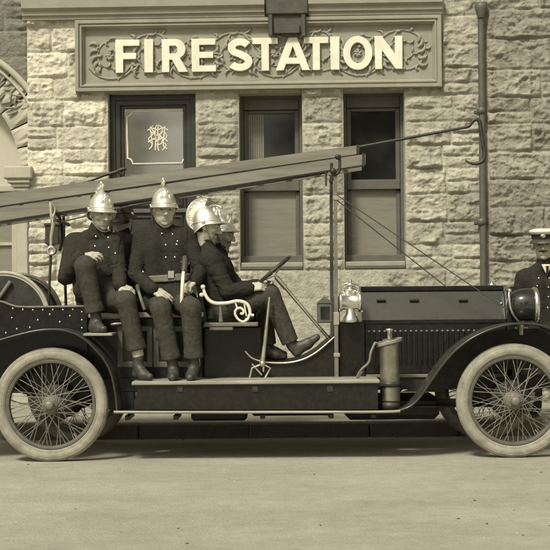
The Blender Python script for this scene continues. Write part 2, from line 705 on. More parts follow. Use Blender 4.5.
def region(xa, xb, amp, tone0, hmin, hmax, lmin, lmax, split, cuts):
    z = PZ - 0.02
    while z < Z1:
        hh = random.uniform(hmin, hmax)
        ce = set([xa, xb])
        for (h0, h1, hz0, hz1) in cuts:
            if z < hz1 and z + hh > hz0:
                ce.update([h0, h1])
        ed = sorted(ce)
        for a, b in zip(ed[:-1], ed[1:]):
            xx = a
            while xx < b - 0.02:
                l = random.uniform(lmin, lmax)
                if b - (xx + l) < 0.17:
                    l = b - xx
                if b - xx < 0.52 and random.random() < 0.75:
                    l = b - xx
                inwin = WIN1[0] - 0.02 < xx and xx + l < WIN2[1] + 0.02 and z < WIN1[2] - 0.1
                A = amp * random.uniform(0.8, 1.25) * (0.16 if inwin else 1.0)
                t = tone0 * random.uniform(0.80, 1.16)
                if random.random() < split and l < 0.62:
                    c = random.uniform(0.4, 0.6)
                    block(xx, xx + l, z, z + hh * c, A * 0.85, t)
                    block(xx, xx + l, z + hh * c, z + hh, A * 0.85, tone0 * random.uniform(0.80, 1.16))
                else:
                    block(xx, xx + l, z, z + hh, A, t)
                xx += l
        z += hh


H[:] = -0.012
TONE[:] = 0.6
allcuts = HOLES
region(X0, XP, 0.03, 0.40, 0.24, 0.30, 0.3, 0.6, 0.3, [])
region(XP, DOOR[0], 0.050, 1.22, 0.23, 0.29, 0.26, 0.5, 0.3, allcuts)
region(DOOR[0], XR, 0.054, 0.82, 0.23, 0.29, 0.28, 0.6, 0.35, allcuts)
region(XR, X1, 0.068, 0.60, 0.25, 0.31, 0.4, 0.8, 0.3, [])
H[GX < XP] -= 0.09
H[GX > XR] += 0.035
sg = (GX > SIGN[0] + 0.02) & (GX < SIGN[1] - 0.02) & (GZ > SIGN[2] + 0.02) & (GZ < SIGN[3] + 0.1)
H[sg] = np.minimum(H[sg], 0)
for h in HOLES:
    dx = np.maximum(np.maximum(h[0] - GX, GX - h[1]), 0)
    dz = np.maximum(np.maximum(h[2] - GZ, GZ - h[3]), 0)
    dd = np.hypot(dx, dz)
    H = np.where(dd < 0.03, np.minimum(H, 0.001 + 0.5 * dd), H)
cxm = 0.5 * (GX[:-1, :-1] + GX[1:, 1:])
czm = 0.5 * (GZ[:-1, :-1] + GZ[1:, 1:])
keep = np.ones(cxm.shape, bool)
for h in HOLES:
    keep &= ~((cxm > h[0]) & (cxm < h[1]) & (czm > h[2]) & (czm < h[3]))
rr = np.hypot(cxm - ARC[0], czm - ARC[1])
keep &= ~((czm > ARC[1]) & (rr < RE - 0.03) & (cxm < XP))
keep &= ~((czm <= ARC[1]) & (cxm < wx(29)) & (cxm > ARC[0] - RI - 0.1))
idx = np.arange(GX.size).reshape(GX.shape)
q = np.stack([idx[:-1, :-1], idx[1:, :-1], idx[1:, 1:], idx[:-1, 1:]], -1)[keep]
V = np.stack([GX.ravel(), -H.ravel(), GZ.ravel()], 1)
wall = raw_obj('stone_wall', V, q, M['stone'], station, fix=False)
wall.data.attributes.new('tone', 'FLOAT', 'POINT').data.foreach_set('value', TONE.ravel().astype(np.float32))
# solid masonry mass behind the facing
mb = MB()
mb.box(X0, X1, 0.45, 5.0, PZ, Z1)
mb.box(X0, ARC[0] - RI, 0.02, 0.45, PZ, Z1)
mb.add([(X0, 0.02, Z1), (X1, 0.02, Z1), (X1, 0.45, Z1), (X0, 0.45, Z1)], [(0, 1, 2, 3)])
mb.add([(X1, 0.0, PZ), (X1, 0.45, PZ), (X1, 0.45, Z1), (X1, 0.0, Z1)], [(0, 1, 2, 3)])
obj('rear_masonry', mb, M['darkstone'], station)


def reveal(parent, h, depth, name='reveal'):
    mb = MB()
    x0, x1, z0, z1 = h
    mb.add([(x0, -0.004, z0), (x0, depth, z0), (x0, depth, z1), (x0, -0.004, z1)], [(0, 1, 2, 3)])
    mb.add([(x1, -0.004, z0), (x1, depth, z0), (x1, depth, z1), (x1, -0.004, z1)], [(0, 1, 2, 3)])
    mb.add([(x0, -0.004, z1), (x1, -0.004, z1), (x1, depth, z1), (x0, depth, z1)], [(0, 1, 2, 3)])
    mb.add([(x0, -0.004, z0), (x1, -0.004, z0), (x1, depth, z0), (x0, depth, z0)], [(0, 1, 2, 3)])
    mb.add([(x0, depth, z0), (x1, depth, z0), (x1, depth, z1), (x0, depth, z1)], [(0, 1, 2, 3)])
    return obj(name, mb, M['dressed'], parent)


def sash_window(h, dy, lab):
    x0, x1, z0, z1 = h
    u = (x1 - x0) / 63.0          # one measured pixel

    def zz(py):                   # measured heights for a window whose head is at 93
        return z1 - (py - 93) * (z1 - z0) / 177.0
    fr = MB()
    ring(fr, x0, x1, z0, z1, [(0, 0.24), (0, 0.13), (0.030, 0.13), (0.034, 0.145), (0.034, 0.24)])
    # head board, upper sash, meeting rail, lower sash
    fr.box(x0 + 0.034, x1 - 0.034, 0.135, 0.2, zz(107), z1 - 0.03, 0.004)
    a, b = x0 + 0.034, x1 - 0.034
    fr.box(a, a + 0.045, 0.165, 0.21, zz(184), zz(107.2), 0.006)
    fr.box(b - 0.045, b, 0.165, 0.21, zz(184), zz(107.2), 0.006)
    fr.box(a + 0.046, b - 0.046, 0.166, 0.21, zz(110.5), zz(107.2), 0.004)
    fr.box(a, b, 0.150, 0.215, zz(189.5), zz(179.5), 0.006)
    fr.box(a, a + 0.042, 0.19, 0.23, zz(262), zz(190), 0.006)
    fr.box(b - 0.042, b, 0.19, 0.23, zz(262), zz(190), 0.006)
    fr.box(a + 0.043, b - 0.043, 0.191, 0.23, zz(262), zz(255), 0.006)
    w = obj('window', fr, M['frame'], station)
    w['label'] = lab
    reveal(w, h, 0.34)
    g = MB()
    g.box(a + 0.04, b - 0.04, 0.192, 0.2, zz(180), zz(110), 0.0)
    obj('upper_pane', g, M['glassdark'], w)
    if dy:
        g = MB()
        for k in range(7):
            xa_ = a + 0.042 + k * 0.0235
            g.tube([(xa_ + 0.012, 0.189 + 0.001 * (k % 2), zz(179.6)), (xa_ + 0.012, 0.189, zz(110.6))], 0.0128, 6, flat=(1, 0, 0))
        g.v = [(x_, 0.187 + (y_ - 0.189) * 0.3, z_) for x_, y_, z_ in g.v]
        obj('curtain', g, M['blind'], w)
    g = MB()
    g.box(a + 0.038, b - 0.038, 0.212, 0.22, zz(255.5), zz(189), 0.0)
    obj('lower_pane', g, M['blind'], w)
    s = MB()
    s.box(x0 + 0.002, x1 - 0.002, 0.02, 0.31, z0 + 0.002, zz(262.4), 0.008)
    obj('sill', s, M['sill'], w)
    s = MB()
    s.box(x0 + 0.002, x1 - 0.002, 0.10, 0.20, zz(263), zz(255.3), 0.006)
    s.box(x0 + 0.004, x1 - 0.004, 0.0, 0.019, z0 + 0.004, zz(266.4), 0.004)  # dark strips at bottom rail and sill front, shade lines put in as colour
    obj('sill_shade_strip', s, M['frame'], w)
    for o_ in [w] + list(w.children):
        if o_.name.split('.')[0] not in ('reveal', 'sill'):
            for v_ in o_.data.vertices:
                if v_.co.y > 0.05:
                    v_.co.y += 0.07
    return w


sash_window(WIN1, 1, 'sash window behind the driver')
sash_window(WIN2, 0, 'sash window right of the upright post')

# ---- doorway
x0, x1, z0, z1 = DOOR
dr = MB()
ring(dr, x0, x1, z0 + 0.001, z1, [(0, 0.33), (0, 0.20), (0.055, 0.20), (0.06, 0.215), (0.10, 0.215), (0.115, 0.24), (0.115, 0.33)])
door = obj('doorway', dr, M['darkwood'], station)
reveal(door, DOOR, 0.34)
mb = MB()
g = wrect(126.5, 190.5, 104, 168, 0.25)
ring(mb, x0 + 0.115, x1 - 0.115, W(160, 178, .25)[1], z1 - 0.11, [(0, 0.30), (0, 0.245), (0.02, 0.245), (0.028, 0.262)])
mb.box(x0 + 0.11, x1 - 0.11, 0.235, 0.30, W(160, 182, .25)[1], W(160, 176, .25)[1], 0.008)
obj('fanlight_frame', mb, M['darkwood'], door)
mb = MB()
mb.box(x0 + 0.13, x1 - 0.13, 0.262, 0.272, W(160, 176.5, .26)[1], z1 - 0.125)
fg = mat('etched_fanlight_glass', 0.13, 0.06, var=0.2, scale=2.5, spec=1.0)
fg.node_tree.nodes['Principled BSDF'].inputs['IOR'].default_value = 2.1
obj('fanlight_glass', mb, fg, door)
mb = MB()
zt = W(160, 183, .25)[1]
mb.box(x0 + 0.116, x1 - 0.116, 0.27, 0.32, z0, zt, 0.006)
for (pa, pb) in ((186, 207), (216, 262), (268, 330), (336, 392)):
    for (qa, qb) in ((0.16, 0.43), (0.46, 0.73)):
        a = W(160, pb, .27)[1]
        b = W(160, pa, .27)[1]
        ring(mb, x0 + qa, x0 + qb, a, b, [(0, 0.271), (0, 0.255), (0.02, 0.252), (0.035, 0.268)])
obj('door_leaf', mb, M['darkwood'], door)
mb = MB()
wbox(mb, 121, 193, 209.5, 213.5, 0.225, 0.27, 0.006)
obj('door_rail', mb, M['frame'], door)

# etched border with scooped corners and an interlaced monogram
eb = MB()
ex0, ex1, ez0, ez1 = wrect(128.5, 188.5, 112, 164.5, 0.26)
c = 0.055
loop = []
for (cx, cz, a0) in ((ex1, ez1, 270), (ex0, ez1, 0), (ex0, ez0, 90), (ex1, ez0, 180)):
    for k in range(7):
        a = math.radians(a0 - 90 * k / 6 + (0 if True else 0))
        loop.append((cx + c * math.cos(a), 0.2605, cz + c * math.sin(a)))
# corner arcs run so that the loop is a rounded-in rectangle
loop = []
corners = [((ex0, ez0), 90, 0), ((ex1, ez0), 180, 90), ((ex1, ez1), 270, 180), ((ex0, ez1), 360, 270)]
for (cx, cz), a0, a1 in corners:
    for k in range(8):
        a = math.radians(a0 + (a1 - a0) * k / 7)
        loop.append((cx + c * math.cos(a), 0.2605, cz + c * math.sin(a)))
eb.tube(loop, 0.0095, 6, closed=True)
obj('etched_border', eb, M['white'], door)
mg = MB()
mx_, mz_ = W(159, 139, 0.26)


def mstroke(pp, r=0.0075):
    mg.tube([(p.x, p.y, p.z) for p in catmull([(mx_ + a * 0.105, 0.2602, mz_ + b * 0.128) for a, b in pp], 8)], r, 6)


mstroke([(-.85, -.9), (-.55, -.6), (-.62, .2), (-.70, .85), (-.35, .4), (0, -.35), (.35, .4), (.70, .85), (.62, .2), (.55, -.6), (.9, -.9)])
mstroke([(-.25, -1), (-.2, -.3), (-.25, .5), (-.1, .95), (.3, .9), (.5, .6), (.3, .3), (-.1, .2), (.25, .12), (.45, -.15), (.3, -.5), (-.1, -.55)])
mstroke([(-1, .6), (-.5, .75), (0, .62), (.5, .78), (1, .6)])
mstroke([(-.95, -.35), (-.4, -.1), (.1, -.2), (.5, .0), (.95, -.3)])
mstroke([(.1, 1.05), (0, .5), (.08, -.1), (0, -.7), (.1, -1.05)])
mstroke([(-.45, 1), (-.75, .6), (-.45, .3), (-.9, -.1), (-.5, -.5)], 0.006)
mstroke([(.45, -1), (.8, -.6), (.5, -.3), (.9, .1), (.6, .5)], 0.006)
obj('monogram', mg, M['white'], door)

for o_ in [door] + list(door.children):
    if not o_.name.startswith('reveal'):
        for v_ in o_.data.vertices:
            v_.co.y -= 0.10

# ---- arched opening at the left
mb = MB()
nv = 15
for i in range(nv):
    a0, a1 = PI * i / nv + 0.006, PI * (i + 1) / nv - 0.006
    ri, re = RI + random.uniform(-.006, .006), RE
    outer = []
    M1 = 0.56
    rs = [ri, ri + 0.02, ri + (re - ri) * 0.35, ri + (re - ri) * 0.7, re]
    hh = [0.0, 0.012, random.uniform(.03, .055), random.uniform(.03, .055), 0.01]
    na = 7
    vs = []
    for r_, h_ in zip(rs, hh):
        for k in range(na):
            a = a0 + (a1 - a0) * k / (na - 1)
            ed = 0.2 if k in (0, na - 1) else 1.0
            vs.append((ARC[0] + r_ * math.cos(a), -h_ * ed * random.uniform(.7, 1.2) + 0.0, ARC[1] + r_ * math.sin(a)))
    fs = [(r * na + k, r * na + k + 1, (r + 1) * na + k + 1, (r + 1) * na + k) for r in range(4) for k in range(na - 1)]
    mb.add(vs, fs)
    b = [(ARC[0] + ri * math.cos(a0 + (a1 - a0) * k / 6), ARC[1] + ri * math.sin(a0 + (a1 - a0) * k / 6)) for k in range(7)]
    vs = [(x, 0.0, z) for x, z in b] + [(x, 0.4, z) for x, z in b]
    mb.add(vs, [(k, k + 1, k + 8, k + 7) for k in range(6)])
mb.v = [(x, y + .085, z) for x, y, z in mb.v]
arch = obj('arch', mb, M['dressed'], station)
hm = MB()
for (r_, th_) in ((RE - 0.0, 0.032), (RE - 0.075, 0.014)):
    hm.tube([(ARC[0] + r_ * math.cos(PI * k / 48), -0.045, ARC[1] + r_ * math.sin(PI * k / 48)) for k in range(49)], th_, 10)
hm.v = [(x, y + .085, z) for x, y, z in hm.v]
obj('hood_mould', hm, M['dressed'], arch)
mb = MB()
for k in range(150):
    a = PI * (k + .5) / 150
    if a < .52:
        continue
    r_ = RE - 0.19 + 0.085 * math.sin(k * 2.1)
    cx, cz = ARC[0] + r_ * math.cos(a), ARC[1] + r_ * math.sin(a)
    T = Matrix.Translation((cx, 0.045, cz)) @ Matrix.Rotation(-(a + random.uniform(-.9, .9)), 4, 'Y')
    t = MB().ball((0, 0, 0), (0.06, 0.014, 0.013), 8, 5)
    t.map(lambda p, T=T: T @ p)
    mb.add(t.v, t.f, 0, True)
obj('arch_carving', mb, mat('weathered_carving', 0.24, 0.9, var=0.3, scale=12), arch)
mb = MB()
wbox(mb, 3, 31.5, 166, 178.5, -0.10, 0.4, 0.012)
wbox(mb, 7, 29.5, 178.6, 183, -0.075, 0.4, 0.008)
wbox(mb, 11, 29.5, 183.1, 187, -0.05, 0.4, 0.008)
wbox(mb, 14, 29, 187.1, 191, -0.03, 0.4, 0.008)
obj('impost', mb, M['dressed'], station)
mb = MB()
a = wrect(17, 29, 191.2, 402, 0)
mb.box(a[0], a[1], -0.012, 0.42, PZ, a[3], 0.015)
obj('pilaster', mb, M['dressed'], station)
mb = MB()
bx = [(ARC[0] + (RI + 0.05) * math.cos(PI * k / 24), ARC[1] + (RI + 0.05) * math.sin(PI * k / 24)) for k in range(25)]
poly = bx + [(ARC[0] - RI - 0.05, PZ), (a[1], PZ), (a[1], ARC[1])]
mb.prism(poly[:25] + [(ARC[0] - RI - 0.05, W(0, 190)[1]), (a[1], W(0, 190)[1])], 0.30, 0.34)
aw = obj('arch_window', mb, M['paleblind'], station)
mb = MB()
zl = W(0, 190)[1]
mb.box(ARC[0] - RI - 0.05, a[0] + 0.01, 0.31, 0.35, PZ, zl - 0.001)
obj('lower_panel', mb, M['blind'], aw)
mb = MB()
wbox(mb, -90, 17, 186, 192, 0.27, 0.32, 0.006)
wbox(mb, -90, 17, 243, 246, 0.28, 0.32, 0.004)
wbox(mb, 12, 17.5, 192.2, 402, 0.262, 0.33, 0.006)
wbox(mb, -30, -25, 192.2, 402, 0.262, 0.33, 0.006)
obj('glazing_bar', mb, M['dressed'], aw)

# ---- string course, dark corbel, plaque, drainpipe
mb = MB()
z_s = W(250, 18.5)[1]
prof = [(0.0, z_s), (-0.075, z_s + 0.004), (-0.08, z_s + 0.035), (-0.10, z_s + 0.045), (-0.105, z_s + 0.085), (-0.14, z_s + 0.11), (-0.14, z_s + 0.20), (0.0, z_s + 0.22)]
for (xa, xb) in ((XP - 0.02, wx(265, 20)), (wx(308.5, 20), SIGN[1] + 0.01)):
    vs = [(xa, y, z) for y, z in prof] + [(xb, y, z) for y, z in prof]
    k = len(prof)
    fs = [(i, (i + 1) % k, k + (i + 1) % k, k + i) for i in range(k)] + [tuple(range(k)), tuple(range(2 * k - 1, k - 1, -1))]
    mb.add(vs, fs)
obj('string_course', mb, M['panelstone'], station)
mb = MB()
wbox(mb, 268, 306, -12, 33, -0.10, 0.02, 0.01)
wbox(mb, 266, 308, -14, 14, -0.135, -0.101, 0.01)
wbox(mb, 268.5, 272.5, 14.2, 36, -0.135, -0.101, 0.006)
wbox(mb, 301.5, 305.5, 14.2, 36, -0.135, -0.101, 0.006)
wbox(mb, 274, 300, 25, 33.5, -0.125, -0.101, 0.008)
obj('corbel', mb, M['brownwood'], station)
mb = MB()
wbox(mb, 45, 58.5, 225, 244, -0.085, 0.0, 0.008)
wbox(mb, 43.8, 59.5, 223, 225.4, -0.10, 0.0, 0.004)
obj('wall_box', mb, M['iron'], station)

dp = MB()
top, bot = W(481, 8, -0.07), W(484.5, 395, -0.07)
dp.tube([(top[0] + (bot[0] - top[0]) * t, -0.075, top[1] + (PZ - top[1]) * t) for t in (0, .25, .5, .75, 1)], 0.034, 14)
pipe = obj('drainpipe', dp, M['pipe'], station)
for py in (111, 222, 300):
    w_ = W(481.5, py, -0.07)
    mb = MB()
    mb.lathe([(0.036, -0.03), (0.046, -0.026), (0.046, 0.018), (0.041, 0.022), (0.041, 0.03), (0.036, 0.034)], (w_[0], -0.075, w_[1]), n=16)
    mb.box(w_[0] - 0.07, w_[0] + 0.07, -0.03, 0.02, w_[1] - 0.02, w_[1] + 0.012, 0.004)
    obj('pipe_collar', mb, M['pipe'], pipe)
mb = MB()
hp = W(481, 12, -0.08)
mb.lathe([(0.036, -0.06), (0.044, -0.03), (0.06, 0.03), (0.064, 0.09), (0.055, 0.09)], (hp[0], -0.09, hp[1]), n=16)
obj('hopper_head', mb, M['pipe'], pipe)

# ------------------------------------------------------------------ the name sign
sign = empty('station_sign', WALL_O, -WALL_A)
tag(sign, 'carved stone panel with raised white letters reading FIRE STATION above the windows', 'sign')
x0, x1, z0, z1 = SIGN
mb = MB()
ring(mb, x0, x1, z0, z1, [(0, 0.0), (0, -0.085), (0.006, -0.09), (0.034, -0.09), (0.038, -0.072), (0.046, -0.07), (0.052, -0.082), (0.064, -0.082), (0.07, -0.062), (0.086, -0.03), (0.09, -0.012)])
obj('sign_moulding', mb, M['panelstone'], sign)
mb = MB()
mb.box(x0 + 0.08, x1 - 0.08, -0.014, 0.0, z0 + 0.08, z1 - 0.08)
obj('sign_panel', mb, M['panelstone'], sign)

mb = MB()
zc = 0.5 * (z0 + z1)
hh = (z1 - z0) / 2 - 0.12


def leaf(mbx, cx, cz, ang, ln, wd):
    n = 7
    pts, rad = [], []
    for k in range(n):
        t = k / (n - 1)
        a = ang + 0.9 * t * t
        pts.append((cx + ln * t * math.cos(a), -0.016 - 0.012 * math.sin(PI * t), cz + ln * t * math.sin(a)))
        rad.append(max(0.003, wd * math.sin(PI * (0.12 + 0.86 * t)) ** 0.8))
    mbx.tube(pts, rad, 7)


nsp = 8
wsp = (x1 - x0 - 0.34) / nsp
rl = random.Random(5)
for k in range(nsp):
    cx = x0 + 0.17 + wsp * (k + 0.5)
    sgn = 1 if k % 2 == 0 else -1
    pts, rad = [], []
    for i in range(46):
        t = i / 45
        a = sgn * (-PI * 0.85 + 3.9 * PI * t)
        r_ = hh * 1.02 * (1 - 0.86 * t)
        pts.append((cx + r_ * 1.12 * math.cos(a), -0.016, zc + r_ * math.sin(a)))
        rad.append(0.013 * (1 - 0.5 * t))
    mb.tube(pts, rad, 8)
    for j in range(6):
        a = j * PI / 3
        leaf(mb, pts[-1][0], pts[-1][2], a, 0.045, 0.013)
    for i in range(1, 42, 2):
        p = pts[i]
        d = Vector(pts[i + 1]) - Vector(pts[i - 1])
        base = math.atan2(d.z, d.x)
        s2 = 1 if (i // 2) % 2 == 0 else -1
        ln = rl.uniform(0.06, 0.13) * (1 - 0.6 * i / 42)
        ca = base + s2 * rl.uniform(0.4, 0.9)
        if abs(p[2] + ln * math.sin(ca) - zc) < hh + 0.04:
            leaf(mb, p[0], p[2], ca, ln, rl.uniform(.010, .017))
    if k < nsp - 1:
        nx = cx + wsp
        cv = [(cx + 0.5 * wsp * 0.2, -0.016, zc - sgn * hh * 0.98), (cx + wsp * .5, -0.018, zc - sgn * hh * .2), (nx - wsp * .12, -0.016, zc + sgn * hh * .98)]
        mb.tube(catmull(cv, 8), 0.012, 7)
        for s3 in (1, -1):
            for j in range(4):
                leaf(mb, cx + wsp * .5 + rl.uniform(-.03, .03), zc + s3 * (0.02 + 0.035 * j), s3 * (0.5 + 0.6 * j), 0.10, 0.016)
for (ex, d) in ((x0 + 0.15, 0), (x1 - 0.15, PI)):
    for j in range(5):
        leaf(mb, ex + (0.08 if d == 0 else -0.08), zc + (j - 2) * 0.05, d + PI + (j - 2) * -0.5 * (1 if d == 0 else -1), 0.10, 0.02)
obj('scroll_carving', mb, M['carving'], sign)


def letter_outlines(ch):
    t = 0.205
    if ch == 'I':
        return t, [[(0, 0), (t, 0), (t, 1), (0, 1)]]
    if ch == 'F':
        return .68, [[(0, 0), (t, 0), (t, .42), (.58, .42), (.58, .59), (t, .59), (t, .83), (.68, .83), (.68, 1), (0, 1)]]
    if ch == 'E':
        return .69, [[(0, 0), (.69, 0), (.69, .17), (t, .17), (t, .42), (.61, .42), (.61, .59), (t, .59), (t, .83), (.68, .83), (.68, 1), (0, 1)]]
    if ch == 'T':
        return .72, [[(.36 - t / 2, 0), (.36 + t / 2, 0), (.36 + t / 2, .83), (.72, .83), (.72, 1), (0, 1), (0, .83), (.36 - t / 2, .83)]]
    if ch == 'N':
        u = .19
        return .79, [[(0, 0), (u, 0), (u, .60), (.79 - u, 0), (.79, 0), (.79, 1), (.79 - u, 1), (.79 - u, .41), (u, 1), (0, 1)]]
    if ch == 'A':
        return 1.0, [[(0, 0), (.22, 0), (.29, .20), (.71, .20), (.78, 0), (1, 0), (.62, 1), (.38, 1)],
                     [(.355, .37), (.645, .37), (.5, .77)]]
    if ch == 'O':
        e = [(.43 + .43 * math.cos(a), .5 + .515 * math.sin(a)) for a in [2 * PI * k / 40 for k in range(40)]]
        i = [(.43 + .235 * math.cos(a), .5 + .335 * math.sin(a)) for a in [2 * PI * k / 40 for k in range(40)]]
        return .86, [e, i]
    if ch == 'R':
        out = [(0, 0), (t, 0), (t, .38), (.30, .38), (.50, 0), (.77, 0), (.53, .42)]
        out += [(.40 + .30 * math.cos(a), .70 + .30 * math.sin(a)) for a in [math.radians(-58 + 148 * k / 14) for k in range(15)]]
        out += [(0, 1)]
        inn = [(t, .555), (.38, .555)] + [(.38 + .095 * math.cos(a), .685 + .13 * math.sin(a)) for a in [math.radians(-80 + 160 * k / 10) for k in range(11)]] + [(.38, .815), (t, .815)]
        return .75, [out, inn]
    if ch == 'S':
        c = []
        for k in range(15):
            a = math.radians(28 + (270 - 28) * k / 14)
            c.append((.36 + .235 * math.cos(a), .715 + .185 * math.sin(a)))
        for k in range(1, 16):
            a = math.radians(90 - 242 * k / 15)
            c.append((.36 + .245 * math.cos(a), .285 + .19 * math.sin(a)))
        # smooth the spine joint
        c = [c[0]] + [((c[i - 1][0] + 2 * c[i][0] + c[i + 1][0]) / 4, (c[i - 1][1] + 2 * c[i][1] + c[i + 1][1]) / 4) for i in range(1, len(c) - 1)] + [c[-1]]
        L_, R_ = [], []
        for i, p in enumerate(c):
            a, b = c[max(0, i - 1)], c[min(len(c) - 1, i + 1)]
            dx, dz = b[0] - a[0], b[1] - a[1]
            l = math.hypot(dx, dz)
            w = .098
            L_.append((p[0] - dz / l * w, p[1] + dx / l * w))
            R_.append((p[0] + dz / l * w, p[1] - dx / l * w))
        return .72, [L_ + R_[::-1]]


LET = [('F', 115.8, 138.9), ('I', 144.7, 152.5), ('R', 162.3, 186.7), ('E', 192.0, 215.4), ('S', 227.0, 252.8), ('T', 253.0, 277.3), ('A', 276.2, 309.4),
       ('T', 304.6, 328.0), ('I', 331.0, 339.0), ('O', 343.6, 372.0), ('N', 375.4, 402.0)]
# the second T is pushed clear of the A
DG = bpy.context.evaluated_depsgraph_get
for ch, a, b in LET:
    top = 39.8 - (a - 115) * 0.0145
    wdt, outl = letter_outlines(ch)
    p0, p1 = W(a, top + 32.6, -0.06), W(b, top, -0.06)
    cu = bpy.data.curves.new('letter', 'CURVE')
    cu.dimensions = '2D'
    cu.fill_mode = 'BOTH'
    cu.extrude = 0.011
    cu.bevel_depth = 0.004
    cu.bevel_resolution = 1
    for o_ in outl:
        sp = cu.splines.new('POLY')
        sp.points.add(len(o_) - 1)
        for q_, (u, v) in zip(sp.points, o_):
            q_.co = (u / wdt * (p1[0] - p0[0]), v * (p1[1] - p0[1]), 0, 1)
        sp.use_cyclic_u = True
    to = bpy.data.objects.new('letter_curve', cu)
    COL.objects.link(to)
    bpy.context.view_layer.update()
    me = bpy.data.meshes.new_from_object(to.evaluated_get(DG()))
    bpy.data.objects.remove(to)
    me.name = 'letter'
    R90 = Matrix.Rotation(PI / 2, 4, 'X')
    yo = -0.040 - (0.004 if ch == 'A' else 0)
    me.transform(Matrix.Translation((p0[0], yo, p0[1])) @ R90)
    me.materials.clear()
    me.materials.append(M['white'])
    lo = bpy.data.objects.new('letter', me)
    COL.objects.link(lo)
    lo.parent = sign
    lo['label'] = 'raised white letter ' + ch


# ------------------------------------------------------------------ trees across the road, seen mirrored in the panes


def tree(x, y, hgt, cr, label, seed):
    rs = np.random.default_rng(seed)
    t = empty('tree', (x, y, 0))
    tag(t, label, 'tree', 'trees across the road')
    mb_ = MB()
    mb_.tube([(x, y, -0.05), (x + .05, y, hgt * .3), (x - .05, y + .1, hgt * .55), (x, y, hgt * .85)], [.22, .17, .12, .03], 10)
    tips = []
    for k in range(14):
        a = 2.4 * k
        z = hgt * (.32 + .04 * k)
        e = Vector((x + math.cos(a) * cr * .75, y + math.sin(a) * cr * .75, z + cr * .35))
        mb_.tube([(x, y, z), (x * .5 + e.x * .5, y * .5 + e.y * .5, z + .1), e], [.07, .05, .015], 6)
        tips.append(e)
    obj('trunk', mb_, M['bark'], t)
    n = 9000
    cl = rs.normal(size=(46, 3))
    cl = cl / np.linalg.norm(cl, axis=1)[:, None] * rs.uniform(.35, 1.0, (46, 1)) * np.array([cr, cr, hgt * .36])
    cl += np.array([x, y, hgt * .66])
    c = cl[rs.integers(0, 46, n)] + rs.normal(size=(n, 3)) * cr * .17
    d1 = rs.normal(size=(n, 3))
    d1 /= np.linalg.norm(d1, axis=1)[:, None]
    d2 = np.cross(d1, rs.normal(size=(n, 3)))
    d2 /= np.linalg.norm(d2, axis=1)[:, None]
    sz = rs.uniform(.07, .14, (n, 1))
    V_ = np.stack([c - d1 * sz, c + d2 * sz * .5, c + d1 * sz, c - d2 * sz * .5], 1).reshape(-1, 3)
    raw_obj('crown', V_, np.arange(4 * n).reshape(n, 4), M['leaf'], t, fix=False)


tree(0.9, -10.5, 9.0, 3.1, 'leafy tree across the road, mirrored in the right window pane', 4)
tree(-6.7, -10.0, 7.2, 1.9, 'smaller leafy tree across the road, mirrored in the fanlight', 5)

# =================================================================== FIRE ENGINE
engine = empty('fire_engine', (0.3, 10.775, 0.0))
tag(engine, 'vintage open motor fire engine with wire wheels and long step box parked at the kerb', 'fire engine')
YC = 10.775


def zpx(py, Y, px=275):
    return P(px, py, Y).z


def xpx(px, Y, py=330):
    return P(px, py, Y).x


def ebox(mb, px0, px1, py0, py1, Y0, Y1, bev=0.004, mi=0):
    pm, qm = (px0 + px1) / 2, (py0 + py1) / 2
    mb.box(xpx(px0, Y0, qm), xpx(px1, Y0, qm), Y0, Y1, zpx(py1, Y0, pm), zpx(py0, Y0, pm), bev, mi)
    return mb


def poly_px(pp, Y):
    return [(q.x, q.z) for q in (P(a, b, Y) for a, b in pp)]


def etube(mb, pp, r, n=8, sm=5, mi=0, closed=False):
    """pp: (px,py,Y)"""
    q = [P(*a) for a in pp]
    if sm and len(q) > 2:
        q = catmull(q, sm)
        if hasattr(r, '__len__'):
            r = list(np.interp(np.linspace(0, 1, len(q)), np.linspace(0, 1, len(r)), r))
    mb.tube(q, r, n, closed=closed, mi=mi)
    return mb


def copy_tree(o, parent, delta=(0, 0, 0)):
    c = o.copy()
    COL.objects.link(c)
    c.parent = parent
    c.location = o.location + Vector(delta)
    ORG[c] = ORG.get(o, Vector((0, 0, 0))) + Vector(delta)
    for ch in list(o.children):
        copy_tree(ch, c)
    return c


# ---- wheels
RW_ = 0.413


